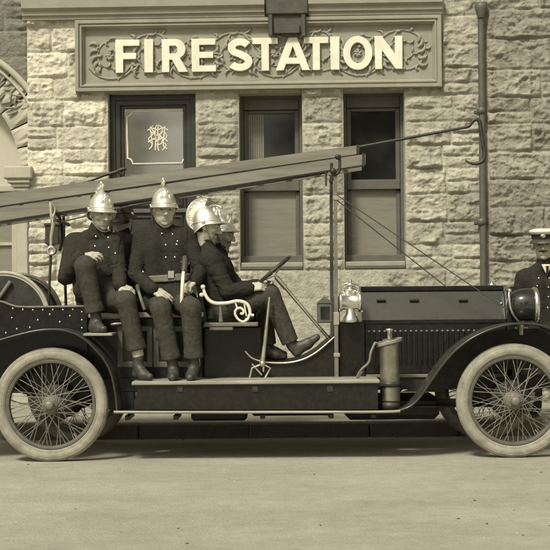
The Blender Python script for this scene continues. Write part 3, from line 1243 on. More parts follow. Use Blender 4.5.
def wheel(px, py, Yw):
    c = P(px, py, Yw)
    c.z = RW_ - 0.004
    mb = MB()
    mb.lathe([(0.300, -0.030), (0.318, -0.036), (0.324, -0.034), (0.324, 0.034), (0.318, 0.036), (0.300, 0.030), (0.294, 0.0), (0.300, -0.030)], c, (0, 1, 0), 72)
    w = obj('wheel', mb, M['rim'], engine, origin=c)
    mb = MB()
    prof = []
    for k in range(25):
        a = 2 * PI * k / 24
        rr_ = 0.364 + 0.050 * math.cos(a)
        tt = 0.052 * math.sin(a)
        if math.cos(a) > 0.88:
            rr_ = 0.364 + 0.0465
        prof.append((rr_, tt))
    mb.lathe(prof, c, (0, 1, 0), 96)
    mb.v = [(x, y, max(z, 0.001 + 0.0 * y) if z < 0.012 else z) for x, y, z in mb.v]
    for (rr_, yy_) in ((0.3335, -0.0415), (0.341, -0.0462), (0.388, -0.0462), (0.398, -0.0385)):
        mb.lathe([(rr_ + 0.0022 * math.cos(a), yy_ + 0.0022 * math.sin(a)) for a in [2 * PI * k / 6 for k in range(7)]], c, (0, 1, 0), 96)
    obj('tyre', mb, M['tyre'], w, origin=c)
    mb = MB()
    vx = Vector((math.sin(2.5), 0, math.cos(2.5)))
    mb.tube([c + vx * 0.302, c + vx * 0.262], [0.006, 0.004], 8)
    obj('valve', mb, M['steel'], w, origin=c)
    mb = MB()
    mb.lathe([(0.0, -0.125), (0.022, -0.125), (0.030, -0.118), (0.034, -0.095), (0.034, -0.085), (0.056, -0.078), (0.058, -0.066), (0.036, -0.06), (0.034, 0.04), (0.062, 0.045), (0.064, 0.06), (0.036, 0.07), (0.034, 0.11), (0, 0.11)], c, (0, 1, 0), 24)
    for k in range(8):
        a = 2 * PI * k / 8
        mb.ball((c.x + 0.046 * math.cos(a), c.y - 0.08, c.z + 0.046 * math.sin(a)), 0.006, 6, 4)
    obj('hub', mb, M['spoke'], w, origin=c)
    mb = MB()
    mb.lathe([(0.0, 0.075), (0.135, 0.075), (0.142, 0.08), (0.142, 0.15), (0.135, 0.155), (0, 0.155)], c, (0, 1, 0), 40)
    obj('brake_drum', mb, M['chassis'], w, origin=c)
    # valve stem and spokes
    def spoke_mesh(yh, rh, off):
        m_ = MB()
        a = Vector((c.x + rh * math.sin(off), c.y + yh, c.z + rh * math.cos(off)))
        b = Vector((c.x, c.y + (0.01 if yh > 0 else -0.012), c.z + 0.300))
        m_.tube([a, a.lerp(b, .85), b], [0.0028, 0.0028, 0.0042], 6)
        return m_
    n = 14
    for (yh, rh, off, ph) in ((-0.072, 0.052, 1.25, 0.0), (-0.072, 0.052, -1.25, 0.5), (0.052, 0.058, 1.3, .25), (0.052, 0.058, -1.3, .75)):
        first = obj('spoke', spoke_mesh(yh, rh, off), M['spoke'], w, origin=c)
        first.rotation_euler = (0, 2 * PI * ph / n, 0)
        for k in range(1, n):
            s = first.copy()
            COL.objects.link(s)
            s.parent = w
            s.rotation_euler = (0, 2 * PI * (k + ph) / n, 0)
    return w


YW = 10.10
w_rear = wheel(51.5, 403.5, YW)
w_front = wheel(513, 401, YW)
copy_tree(w_rear, engine, (0, 1.36, 0))
copy_tree(w_front, engine, (0, 1.36, 0))

# ---- mudguards
rear_pts = [(-68, 400), (-58, 378), (-40, 358), (-20, 346.5), (0, 340), (30, 332), (51, 329.5), (68, 331.5), (84, 339), (102, 357), (111, 374), (115.5, 395), (117, 411)]
front_pts = [(400, 410.5), (410, 406.5), (419, 398.5), (432, 380), (441, 367), (453, 353), (467, 341.5), (480, 334), (495, 328), (510, 324.5), (525, 323.5), (541, 325.5), (557, 332), (574, 344), (588, 360)]
for pts_ in (rear_pts, front_pts):
    pa = path2(pts_, 9.98, 6)
    mb = MB()
    mb.sheet(pa, 9.98, 10.33, 0.006)
    g = obj('mudguard', mb, M['wing'], engine)
    mb = MB()
    mb.tube([(x, 9.982, z) for x, z in pa], 0.0085, 8)
    obj('rolled_edge', mb, M['bonnet'], g)
    copy_tree(g, engine, (0, 1.25, 0))

mb = MB()
ap = [(q.x, q.z) for q in (P(a, b, 10.345) for a, b in [(400, 392), (425, 385), (441, 368), (453, 354), (467, 342.5), (480, 335), (500, 330), (545, 328), (560, 340), (560, 366), (470, 372), (440, 392)])]
mb.prism(ap, 10.345, 10.36)
obj('wing_apron', mb, M['chassis'], engine)

# ---- chassis
mb = MB()
ebox(mb, -80, 575, 377, 391, 10.40, 10.48, 0.006)
obj('chassis_rail', mb, M['chassis'], engine)
mb = MB()
xa, xb = xpx(-80, 10.4), xpx(575, 10.4)
zr0, zr1 = zpx(391, 10.40), zpx(377, 10.40)
mb.box(xa, xb, 11.07, 11.15, zr0, zr1, 0.006)
obj('chassis_rail', mb, M['chassis'], engine)
mb = MB()
ebox(mb, 100, 134, 382, 409.5, 10.405, 10.42, 0.004)
obj('valance', mb, M['chassis'], engine)
mb = MB()
for px in (60, 200, 350, 470):
    X_ = xpx(px, 10.4)
    mb.box(X_ - .04, X_ + .04, 10.481, 11.069, zr0 + .01, zr1 - .01, 0.005)
mb.box(xpx(-40, 10.4), xpx(500, 10.4), 10.5, 11.05, zr1 - 0.02, zr1 - 0.012)
obj('cross_member', mb, M['chassis'], engine)
for wobj in (w_rear, w_front):
    c = ORG[wobj]
    mb = MB()
    mb.tube([(c.x, YW + 0.12, c.z), (c.x, YW + 1.24, c.z)], 0.035, 12)
    if wobj is w_rear:
        mb.ball((c.x, YC, c.z), (0.15, 0.13, 0.15))
    obj('axle', mb, M['chassis'], engine)
    for yy in (10.44, 11.11):
        mb = MB()
        for j in range(5):
            l = 0.46 - 0.075 * j
            mb.sheet([(c.x + l * t, c.z + 0.055 + 0.10 * (l / .46) ** 2 * t * t - 0.012 * j) for t in [k / 8 - 1 for k in range(17)]], yy - 0.03, yy + 0.03, 0.009)
        mb.box(c.x - .04, c.x + .04, yy - .04, yy + .04, c.z - 0.05, c.z + 0.075, 0.005)
        obj('leaf_spring', mb, M['iron'], engine)
mb = MB()
ebox(mb, 191, 247, 411, 421, 10.56, 11.0, 0.02)
obj('silencer', mb, M['chassis'], engine)
mb = MB()
ebox(mb, 250, 335, 405, 416, 10.62, 10.95, 0.03)
ebox(mb, 345, 440, 396, 420, 10.55, 11.0, 0.04)
obj('gearbox', mb, M['chassis'], engine)
mb = MB()
mb.box(xpx(310, 10.5), xpx(500, 10.5), 10.5, 11.3, zr0 - 0.14, zr0 - 0.13)
obj('shade_tray', mb, M['chassis'], engine)  # added flat tray that keeps light off the far front wheel
for px in (128, 176, 262, 330, 372):
    mb = MB()
    X_ = xpx(px, 10.15)
    mb.box(X_ - .018, X_ + .018, 10.06, 10.41, zpx(418, 10.15), zpx(413.5, 10.15), 0.004)
    obj('step_bracket', mb, M['iron'], engine)

# ---- running board and step box
pa = path2([(114, 412), (200, 412.2), (300, 412), (380, 411.8), (400, 411)], 9.98, 4)
mb = MB()
mb.sheet(pa, 9.975, 10.40, 0.014)
mb.tube([(x, 9.972, z) for x, z in pa], 0.010, 8, mi=1)
rb = obj('running_board', mb, [M['enamel'], M['step']], engine)
mb = MB()
mb.sheet(pa, 11.15, 11.575, 0.014)
obj('running_board', mb, M['enamel'], engine)
pa2 = path2([(400, 410.7), (410, 406.7), (418, 399)], 9.98, 4)
mb = MB()
pz = poly_px([(134, 409.8), (134, 400), (137.5, 394), (136.5, 389), (134, 384.5), (378, 383.2), (378, 409.6)], 10.03)
mb.prism(pz, 10.03, 10.40)
sbx = obj('step_box', mb, M['enamel2'], engine)
mb = MB()
ebox(mb, 131.5, 380, 380.6, 384.4, 10.005, 10.41, 0.006)
obj('step_top', mb, M['step'], sbx)
for px in (180, 255, 330):
    mb = MB()
    ebox(mb, px - 3, px + 3, 386, 392, 10.022, 10.032, 0.002)
    obj('box_catch', mb, M['iron'], sbx)

# ---- rear body with rivets
mb = MB()
pz = poly_px([(-70, 300), (-8, 300.5), (3, 302), (11, 305), (21, 307), (87, 306.5), (87, 388), (-70, 390)], 10.345)
mb.prism(pz, 10.345, 11.21)
for (a, b) in ((13, 308.5), (23, 309.5), (33, 310), (43, 310), (53, 309.8), (63, 309.8), (73, 309.6), (50, 314.5), (38, 320), (30, 327.5), (17, 329), (60, 322), (70, 316), (6, 333), (82, 312), (82, 320), (82, 328), (12, 318), (-6, 312)):
    p = P(a, b, 10.345)
    mb.ball((p.x, p.y - 0.002, p.z), (0.0085, 0.006, 0.0085), 8, 5, 1)
rbody = obj('rear_body', mb, [M['enamel'], M['steel']], engine)
mb = MB()
etube(mb, [(-8, 300.5, 10.34), (3, 302, 10.34), (11, 305, 10.34), (21, 307, 10.34), (55, 306.8, 10.34), (88, 306.3, 10.34)], 0.009, 8)
obj('body_moulding', mb, M['post'], rbody)
# ---- men's seat locker
mb = MB()
ebox(mb, 87.5, 203, 318, 388, 10.44, 11.13, 0.008)
lock = obj('seat_locker', mb, M['enamel2'], engine)
for rect in ((118, 152, 326, 367), (154, 200, 326, 367)):
    mb = MB()
    a, b = P(rect[0], rect[3], 10.435), P(rect[1], rect[2], 10.435)
    vs = []
    for ins, y in ((0, 10.439), (0, 10.425), (0.035, 10.425), (0.04, 10.437)):
        vs += [(a.x + ins, y, a.z + ins), (b.x - ins, y, a.z + ins), (b.x - ins, y, b.z - ins), (a.x + ins, y, b.z - ins)]
    fs = [(i * 4 + j, i * 4 + (j + 1) % 4, i * 4 + 4 + (j + 1) % 4, i * 4 + 4 + j) for i in range(3) for j in range(4)]
    mb.add(vs, fs)
    obj('locker_door', mb, M['post'], lock)
mb = MB()
ebox(mb, 87, 203.5, 312.5, 317.8, 10.36, 11.2, 0.008)
obj('bench_board', mb, M['step'], lock)
mb = MB()
ebox(mb, 88, 202, 298, 312.3, 10.72, 10.83, 0.02)
obj('bench_cushion', mb, M['leather'], lock)
mb = MB()
ebox(mb, 83, 112, 333.3, 336, 10.08, 10.43, 0.004)
obj('foot_board', mb, M['step'], engine)
mb = MB()
etube(mb, [(100, 318, 10.38), (124, 317, 10.38)], 0.011, 8, 0)
obj('hand_rail', mb, M['steel'], engine)
mb = MB()
etube(mb, [(111, 324.5, 10.40), (126, 322.5, 10.40)], 0.013, 8, 0)
obj('hand_rail', mb, M['steel'], engine)
mb = MB()
etube(mb, [(158, 319, 10.42), (158, 336, 10.42)], 0.011, 8, 0)
p = P(157.8, 337, 10.42)
mb.ball((p.x, p.y, p.z), 0.018)
obj('pull_handle', mb, M['steel'], engine)

# ---- hose reel
cr = P(3, 318, 10.42)
mb = MB()
mb.lathe([(0.0, 0.0), (0.10, 0.0), (0.10, 0.66), (0, 0.66)], cr, (0, 1, 0), 32)
reel = obj('hose_reel', mb, M['iron'], engine)
for dy in (0.0, 0.64):
    mb = MB()
    mb.lathe([(0.06, dy), (0.315, dy), (0.315, dy + 0.012), (0.06, dy + 0.012), (0.06, dy)], cr, (0, 1, 0), 64, smooth=False)
    fl = obj('reel_flange', mb, M['chassis'], reel)
    mb = MB()
    mb.lathe([(0.338 + 0.013 * math.cos(a), dy + 0.006 + 0.013 * math.sin(a)) for a in [2 * PI * k / 10 for k in range(11)]], cr, (0, 1, 0), 72)
    mb.lathe([(0.315, dy + 0.002), (0.33, dy + 0.002), (0.33, dy + 0.01), (0.315, dy + 0.01), (0.315, dy + 0.002)], cr, (0, 1, 0), 72)
    obj('flange_rim', mb, M['reelrim'], fl)
mb = MB()
for j in range(11):
    y = 0.05 + 0.054 * j
    mb.lathe([(0.275 + 0.028 * math.cos(a), y + 0.028 * math.sin(a)) for a in [2 * PI * k / 10 for k in range(11)]], cr, (0, 1, 0), 48)
obj('wound_hose', mb, M['canvas'], reel)
mb = MB()
etube(mb, [(-3, 301, 10.40), (10.5, 281.5, 10.40)], 0.016, 8, 0)
obj('reel_handle', mb, M['post'], reel)

# ---- driver's seat, floor and scuttle
mb = MB()
ebox(mb, 203.5, 262, 327, 388, 10.43, 11.14, 0.01)
obj('seat_box', mb, M['enamel'], engine)
mb = MB()
ebox(mb, 203.7, 258, 322.6, 326.6, 10.245, 11.2, 0.006)
ebox(mb, 209, 233, 326.8, 330.5, 10.25, 10.428, 0.006)
seat = obj('driver_seat', mb, M['post'], engine)
mb = MB()
ebox(mb, 206, 254, 313, 322.4, 10.42, 11.16, 0.03)
obj('seat_cushion', mb, M['leather'], seat)
mb = MB()
pz = poly_px([(200, 322), (196.5, 286), (201, 284.5), (207, 322)], 10.42)
mb.prism(pz, 10.42, 11.16)
obj('seat_back', mb, M['leather'], seat)
mb = MB()
YA = 10.27
etube(mb, [(203.3, 287.5, YA), (205, 294, YA), (209, 300.2, YA), (215.4, 303.3, YA), (227, 303, YA), (235.7, 301.2, YA), (242, 301.6, YA), (247, 304.2, YA), (249.6, 309, YA), (250.6, 314.5, YA), (254, 315.2, YA)], [0.010, .013, .014, .014, .013, .013, .013, .013, .013, .012, .010], 8)
etube(mb, [(242, 322.4, YA), (247.5, 319.5, YA), (249.6, 314, YA)], 0.010, 8)
etube(mb, [(247, 318.5, YA), (244, 321.8, YA), (239, 320, YA), (235.2, 314.5, YA), (236.2, 309.5, YA), (240.6, 308, YA), (243.6, 311, YA), (242.6, 314, YA), (240.2, 313, YA)], 0.0095, 8)
etube(mb, [(235, 302, YA), (237.5, 308.5, YA)], 0.007, 6, 0)
etube(mb, [(244, 303, YA), (246.5, 316, YA)], 0.006, 6, 0)
p = P(203, 287, YA)
mb.ball(tuple(p), 0.018)
p = P(201.5, 295, YA)
mb.ball(tuple(p), 0.017)
obj('arm_rest', mb, mat('white_enamelled_iron', 0.72, 0.4, var=0.1), seat)
mb = MB()
etube(mb, [(220, 305, YA + .01), (220.6, 311, YA + .01), (221, 321.8, YA + .01)], [0.014, 0.011, 0.018], 8, 3)
obj('arm_post', mb, M['post'], seat)

pan = path2([(245, 351), (252, 358), (262, 361.5), (275, 363), (290, 362.5), (304, 359), (316, 352.5), (326, 344.5), (334.5, 337)], 10.42, 5)
mb = MB()
mb.sheet(pan, 10.42, 11.14, 0.010)
mb.tube([(x, 10.418, z) for x, z in pan], 0.008, 8, mi=1)
obj('floor_pan', mb, [M['chassis'], M['steel']], engine)
mb = MB()
z_low = zpx(388, 10.43)
mb.prism([(x, z - 0.008) for x, z in pan if x > xpx(263, 10.43)] + [(xpx(337, 10.43), z_low), (xpx(262.6, 10.43), z_low)], 10.436, 10.46)
obj('side_panel', mb, M['enamel2'], engine)
mb = MB()
mb.prism([(x, z - 0.008) for x, z in pan if x > xpx(263, 10.43)] + [(xpx(337, 10.43), z_low), (xpx(262.6, 10.43), z_low)], 11.09, 11.12)
obj('side_panel', mb, M['enamel2'], engine)
mb = MB()
ebox(mb, 338.5, 366, 322, 388, 10.43, 11.12, 0.012)
obj('scuttle', mb, M['enamel'], engine)
mb = MB()
ebox(mb, 334.5, 340, 296, 340, 10.47, 11.10, 0.008)
obj('dashboard', mb, M['brownwood'], engine)

# steering
cw = P(272, 272, 10.57)
foot = P(331, 341, 10.57)
ax = (foot - cw).normalized()
mb = MB()
mb.tube([cw - ax * 0.02, foot], 0.013, 10)
mb.tube([cw + ax * 0.05, cw + ax * 0.16], 0.019, 10)
stw = obj('steering_column', mb, M['steel'], engine)
u = Vector((0, 1, 0))
v = ax.cross(u).normalized()
mb = MB()
mb.tube([cw + (u * math.cos(a) + v * math.sin(a)) * 0.172 for a in [2 * PI * k / 40 for k in range(40)]], 0.0135, 10, closed=True)
sw = obj('steering_wheel', mb, M['pole'], stw)
for k in range(4):
    a = PI / 4 + k * PI / 2
    mb = MB()
    mb.tube([cw + ax * 0.03, cw + (u * math.cos(a) + v * math.sin(a)) * 0.168], 0.007, 6)
    obj('wheel_spoke', mb, M['steel'], sw) if False else obj('wheel_spoke', mb, M['steel'], stw)

# levers
mb = MB()
etube(mb, [(262.5, 362, 10.37), (265.5, 335, 10.37), (269.5, 297, 10.37)], [0.019, 0.015, 0.008], 8, 4)
etube(mb, [(262.5, 364, 10.37), (252, 368, 10.37), (249.5, 378, 10.37)], 0.008, 6, 0)
etube(mb, [(262.5, 364, 10.37), (270.5, 368, 10.37), (264.5, 379, 10.37)], 0.009, 6, 0)
etube(mb, [(252, 364, 10.38), (262, 375, 10.38)], 0.008, 6, 0)
p = P(262.5, 363.5, 10.37)
mb.ball(tuple(p), 0.026)
obj('brake_lever', mb, M['steel'], engine)

# ---- bonnet
XB0, XB1 = xpx(362, 10.45), xpx(506, 10.45)
zS, zF, zB = zpx(320.5, 10.45, 430), zpx(291.5, 10.55, 430), zpx(373, 10.45, 430)
sec = [(10.45, zB), (10.45, zS), (10.462, zS + 0.006), (10.555, zF), (10.60, zF + 0.03), (YC, zF + 0.045)]
sec = sec + [(2 * YC - y, z) for y, z in sec[-2::-1]]
mb = MB()
ns = len(sec)
xs_ = [XB0, XB1]
vs = [(x, y, z) for x in xs_ for y, z in sec]
mb.add(vs, [(i, i + 1, ns + i + 1, ns + i) for i in range(2, ns - 3)], 0)  # upward facets get a paler paint, sky reflection put into the colour
mb.add(vs, [(i, i + 1, ns + i + 1, ns + i) for i in (0, 1, ns - 3, ns - 2)], 1)
mb.add(vs, [tuple(range(ns)), tuple(range(2 * ns - 1, ns - 1, -1))], 1)
bon = obj('bonnet', mb, [M['bonnet'], M['enamel']], engine)
mb = MB()
mb.box(XB0, XB1 + 0.002, 10.545, 10.585, zF + 0.004, zF + 0.040, 0.005)
obj('hinge_strip', mb, M['enamel'], bon)
mb = MB()
mb.box(XB0, XB1 + 0.002, 10.440, 10.449, zS - 0.022, zS - 0.006, 0.003)
obj('side_beading', mb, M['enamel'], bon)
for px in (381, 414, 463):
    mb = MB()
    q_ = P(px, 300, 10.53)
    mb.box(q_.x - .035, q_.x + .035, q_.y - .028, q_.y - .002, q_.z - .008, q_.z + .008, .004)
    obj('bonnet_handle', mb, M['iron'], bon)
mb = MB()
q_ = P(501, 303.5, 10.52)
mb.ball((q_.x, q_.y - .01, q_.z), .011)
obj('bonnet_knob', mb, M['brass'], bon)
lv = MB()
xl = xpx(369, 10.45)
lv.tube([(xl, 10.449, zpx(332, 10.45, 420)), (xl, 10.449, zpx(364, 10.45, 420))], 0.0095, 8)
lv.ball((xl, 10.447, zpx(331, 10.45, 420)), (0.010, 0.010, 0.009), 8, 5, 1)  # paler cap colour stands in for light caught on the louvre top
l0 = obj('louvre', lv, [M['enamel'], M['post']], bon)
nl = 21
for k in range(1, nl):
    c_ = l0.copy()
    COL.objects.link(c_)
    c_.parent = bon
    c_.location = l0.location + Vector(((xpx(474, 10.45) - xl) * k / (nl - 1), 0, 0))
mb = MB()
ebox(mb, 366.5, 506, 374.2, 377.5, 10.385, 10.45, 0.004)
obj('frame_edge', mb, M['post'], engine)
mb = MB()
p = P(492, 290, 10.70)
mb.lathe([(0.0, -0.03), (0.030, -0.03), (0.030, 0.0), (0.022, 0.008), (0.022, 0.026), (0.030, 0.03), (0.030, 0.045), (0.012, 0.055), (0.010, 0.066), (0, 0.068)], (p.x, p.y, p.z), n=16)
obj('filler_cap', mb, M['brass'], bon)
# ---- radiator
mb = MB()
xr0, xr1 = XB1 + 0.004, XB1 + 0.10
mb.box(xr0, xr1, 10.40, 11.15, zB - 0.05, zF + 0.03, 0.03)
rad = obj('radiator', mb, M['enamel'], engine)
mb = MB()
mb.box(xr1 - 0.004, xr1 + 0.006, 10.46, 11.09, zB, zF - 0.05)
obj('radiator_core', mb, M['iron'], rad)
# ---- headlights
hc = P(523, 304.8, 10.30)
mb = MB()
mb.lathe([(0.0, -0.124), (0.03, -0.121), (0.06, -0.110), (0.086, -0.090), (0.106, -0.058), (0.118, -0.015), (0.1225, 0.03), (0.119, 0.075)], hc, (1, 0, 0), 36)
hl = obj('headlight', mb, M['lens'], engine)
mb = MB()
mb.lathe([(0.119 + 0.012 * math.cos(a), 0.085 + 0.018 * math.sin(a)) for a in [2 * PI * k / 12 for k in range(13)]], hc, (1, 0, 0), 40)
etube(mb, [(509.5, 291, 10.22), (509, 297, 10.2), (511.5, 311, 10.2), (518, 321, 10.25)], 0.009, 8)
mb.ball(tuple(P(509.5, 290.5, 10.22)), 0.016)
obj('lamp_rim', mb, M['brass'], hl)
mb = MB()
mb.lathe([(0.118, 0.088), (0.08, 0.105), (0.0, 0.11)], hc, (1, 0, 0), 36)
obj('lamp_lens', mb, M['lens'], hl)
mb = MB()
etube(mb, [(521, 320, 10.30), (521, 334, 10.34)], 0.02, 8, 0)
ebox(mb, 515, 528, 326.5, 346, 10.372, 10.40, 0.004)
obj('lamp_bracket', mb, M['steel'], hl)
copy_tree(hl, engine, (0, 2 * (YC - 10.30), 0))

# ---- brass side lamp and box lamp on the dash
lc = P(350.5, 301.5, 10.36)
mb = MB()
mb.lathe([(0.0, -0.085), (0.066, -0.085), (0.072, -0.078), (0.072, -0.066), (0.060, -0.058), (0.060, 0.05), (0.072, 0.058), (0.078, 0.07), (0.070, 0.08), (0, 0.078)], lc, (1, 0, 0), 28)
mb.lathe([(0.0, -0.155), (0.058, -0.155), (0.062, -0.145), (0.050, -0.115), (0.032, -0.085), (0.030, -0.05)], lc, (0, 0, 1), 24)
mb.lathe([(0.040, 0.04), (0.034, 0.075), (0.05, 0.08), (0.05, 0.088), (0.024, 0.095), (0.024, 0.115), (0.042, 0.12), (0.042, 0.128), (0.012, 0.138), (0.010, 0.165), (0, 0.168)], lc, (0, 0, 1), 20)
for sx in (-1, 1):
    mb.tube([lc + Vector((sx * 0.028, 0, 0.05)), lc + Vector((sx * 0.062, 0, 0.085)), lc + Vector((sx * 0.058, 0, 0.125)), lc + Vector((sx * 0.02, 0, 0.135))], 0.006, 6)
mb.tube([lc + Vector((-0.05, 0, 0.105)), lc + Vector((0.05, 0, 0.105))], 0.008, 8)
mb.tube([lc + Vector((0.03, 0, -0.06)), lc + Vector((0.09, 0, -0.075))], 0.009, 8)
mb.tube([lc + Vector((-0.07, 0.03, -0.01)), lc + Vector((-0.10, 0.06, -0.01))], 0.012, 8)
obj('brass_lamp', mb, M['brass'], engine)
mb = MB()
ebox(mb, 317.5, 332.5, 303, 323, 10.37, 10.50, 0.008)
pz = poly_px([(316.5, 303.2), (325, 296.5), (333.2, 303.2)], 10.365)
mb.prism(pz, 10.365, 10.505)
bl = obj('box_lamp', mb, M['pipe'], engine)
mb = MB()
ebox(mb, 320.5, 329.5, 306.5, 319, 10.362, 10.371, 0.003)
obj('lamp_glass', mb, M['lens'], bl)

# ---- ladder gantry
for yy, ml in ((10.39, 'post'), (11.15, 'pipe')):
    mb = MB()
    a, b = P(335.2, 164, 10.39), P(336.5, 378, 10.39)
    dx = (b.x - a.x)
    mb.add([(a.x + sx * .0125, yy + sy, a.z) for sx, sy in ((-1, -.018), (1, -.018), (1, .018), (-1, .018))] +
           [(b.x + sx * .0145, yy + sy, b.z) for sx, sy in ((-1, -.018), (1, -.018), (1, .018), (-1, .018))],
           [(0, 1, 2, 3), (7, 6, 5, 4), (0, 4, 5, 1), (1, 5, 6, 2), (2, 6, 7, 3), (3, 7, 4, 0)])
    mast = obj('ladder_post', mb, M[ml], engine)
    if yy < 10.5:
        mb = MB()
        ebox(mb, 333.4, 339.4, 312, 325, 10.365, 10.415, 0.004)
        ebox(mb, 333.0, 339.0, 196, 200, 10.365, 10.415, 0.004)
        ebox(mb, 333.6, 340.2, 353, 357, 10.365, 10.415, 0.004)
        obj('post_clip', mb, M['steel'], mast)
        mb = MB()
        etube(mb, [(331.5, 163, 10.37), (331.5, 172.5, 10.37), (336, 174.5, 10.37), (339.5, 170, 10.37), (339.5, 155, 10.37)], 0.011, 8, 3)
        etube(mb, [(326, 171, 10.40), (326, 186, 10.40)], 0.007, 6, 0)
        mb.ball(tuple(P(333, 171, 10.36)), 0.022)
        mb.ball(tuple(P(337.5, 157, 10.36)), 0.02)
        obj('ladder_cradle', mb, M['iron'], mast)
mb = MB()
pz0 = P(335.2, 172, 10.39)
mb.tube([(pz0.x, 10.36, pz0.z), (pz0.x, 11.18, pz0.z)], 0.016, 10)
obj('gantry_bar', mb, M['iron'], engine)
for a_, b_ in (((336.7, 200, 10.385), (447, 287.5, 10.545)), ((337, 195, 10.385), (518, 317, 10.30))):
    mb = MB()
    etube(mb, [a_, b_], 0.0042, 6, 0)
    obj('stay_wire', mb, M['rope'], engine)
mb = MB()
etube(mb, [(52.5, 212, 10.5), (50.5, 262, 10.5), (48.3, 307, 10.5)], 0.010, 8, 0)
rg = obj('rear_gantry', mb, M['pole'], engine)
mb = MB()
etube(mb, [(63.5, 214, 11.0), (64.5, 262, 11.0), (66, 306, 11.0)], 0.011, 8, 0)
etube(mb, [(57, 213.5, 10.55), (61, 222, 10.7), (62, 240, 10.8), (60, 250, 10.7)], 0.013, 8)
obj('rear_gantry', mb, M['pole'], engine)
mb = MB()
etube(mb, [(50.5, 202, 10.46), (51, 215, 10.45), (53.2, 222, 10.45), (51.4, 236, 10.45), (51, 247, 10.45)], [0.014, .012, .016, .015, .012], 8)
etube(mb, [(53, 204, 10.46), (55, 210, 10.46), (52, 220, 10.45)], 0.009, 8)
obj('swivel_clamp', mb, M['steel'], rg)
mb = MB()
q_ = P(51.2, 250.5, 10.40)
mb.lathe([(0.0, 0.01), (0.018, 0.008), (0.02, -0.002), (0.026, -0.004), (0.036, 0.0), (0.038, 0.02), (0.034, 0.07), (0, 0.085)], q_, (0, 1, 0), 24)
obj('signal_lamp', mb, M['brass'], rg)
mb = MB()
pz0 = P(57, 220.5, 10.5)
mb.tube([(pz0.x, 10.42, pz0.z), (pz0.x, 11.1, pz0.z)], 0.014, 10)
obj('gantry_bar', mb, M['iron'], engine)

# =================================================================== LADDER (rests on the gantry)
lad0 = P(150, 190, 10.7)
ladder = empty('extension_ladder', lad0)
tag(ladder, 'long wooden extension ladder of two sections lying on posts over the fire engine', 'ladder')


def beam(pa, pb, hw0, hw1, Yb, th, name):
    mb = MB()
    (xa, ya), (xb, yb) = pa, pb
    A = [P(xa, ya - hw0, Yb), P(xb, yb - hw1, Yb), P(xb, yb + hw1, Yb), P(xa, ya + hw0, Yb)]
    vs = [(p.x, Yb, p.z) for p in A] + [(p.x, Yb + th, p.z) for p in A]
    mb.add(vs, [(0, 1, 2, 3), (7, 6, 5, 4), (0, 4, 5, 1), (1, 5, 6, 2), (2, 6, 7, 3), (3, 7, 4, 0)])
    return obj(name, mb, M['ladder'], ladder)


LA, LB = (-75, 226.3), (365.5, 159.2)
UA, UB = (-60, 208.8), (359.5, 149.4)
YL, YU = 10.50, 10.575
r1 = beam(LA, LB, 6.3, 5.2, YL, 0.045, 'rail')
r2 = beam((UA[0], UA[1] - .7), UB, 6.6, 4.4, YU, 0.040, 'rail')


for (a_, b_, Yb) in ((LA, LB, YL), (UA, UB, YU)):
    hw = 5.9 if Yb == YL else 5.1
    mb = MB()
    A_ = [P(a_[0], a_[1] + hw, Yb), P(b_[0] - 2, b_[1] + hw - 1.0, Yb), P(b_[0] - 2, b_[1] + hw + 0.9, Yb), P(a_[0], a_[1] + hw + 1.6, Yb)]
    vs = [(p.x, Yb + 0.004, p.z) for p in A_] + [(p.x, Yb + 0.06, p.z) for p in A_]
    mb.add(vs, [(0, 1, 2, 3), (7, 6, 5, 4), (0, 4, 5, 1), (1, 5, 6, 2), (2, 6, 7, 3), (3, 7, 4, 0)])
    obj('rail_shade', mb, M['pole'], ladder)  # dark strip standing in for the shade under each near rail


def far(o, dy):
    c = o.copy()
    COL.objects.link(c)
    c.parent = ladder
    c.location = o.location + Vector((0, dy, 0))
    return c


far(r1, 0.46)
far(r2, 0.34)
for (a, b, Yb, dy, n) in ((LA, LB, YL, 0.46, 15), (UA, UB, YU, 0.34, 14)):
    f0 = None
    for k in range(n):
        t = (k + 0.4) / n
        p = P(a[0] + (b[0] - a[0]) * t, a[1] + (b[1] - a[1]) * t, Yb)
        if f0 is None:
            mb = MB()
            mb.tube([(p.x, Yb + 0.01, p.z), (p.x, Yb + dy + 0.03, p.z)], 0.016, 8)
            f0 = obj('rung', mb, M['ladder'], ladder)
            q0 = p
        else:
            c_ = f0.copy()
            COL.objects.link(c_)
            c_.parent = ladder
            c_.location = f0.location + Vector((p.x - q0.x, 0, p.z - q0.z))
mb = MB()
etube(mb, [(61, 222, YL + .02), (130, 206, YL + .02), (200, 193.5, YL + .02), (270, 182.5, YL + .02), (328, 172.5, YL + .02)], 0.0055, 6, 3)
obj('truss_rod', mb, M['iron'], ladder)
mb = MB()
A_ = [P(LA[0], LA[1] + 6.6, YL), P(322, LA[1] + (LB[1] - LA[1]) * (322 - LA[0]) / (LB[0] - LA[0]) + 5.6, YL)]
vs = [(p.x, y_, p.z + dz_) for p in A_ for y_ in (YL + .012, YL + .17) for dz_ in (0, -.012)]
mb.add(vs, [(0, 2, 6, 4), (1, 5, 7, 3), (0, 4, 5, 1), (2, 3, 7, 6), (0, 1, 3, 2), (4, 6, 7, 5)])
obj('shade_board', mb, M['pole'], ladder)  # added dark board, makes the underside of the ladder read as shaded
for px, sl in ((92, 0), (363.5, 0), (352, 0)):
    t = (px - LA[0]) / (LB[0] - LA[0])
    py = LA[1] + (LB[1] - LA[1]) * t
    if px == 352:
        px, py = 357.8, 149.6
        mb = MB()
        ebox(mb, px - 1.4, px + 1.6, py - 4.9, py + 4.9, YU - 0.006, YU + 0.046, 0.003)
    else:
        mb = MB()
        ebox(mb, px - 1.4, px + 1.4, py - 6.3, py + 6.3, YL - 0.006, YL + 0.05, 0.003)
    obj('iron_band', mb, M['iron'], ladder)

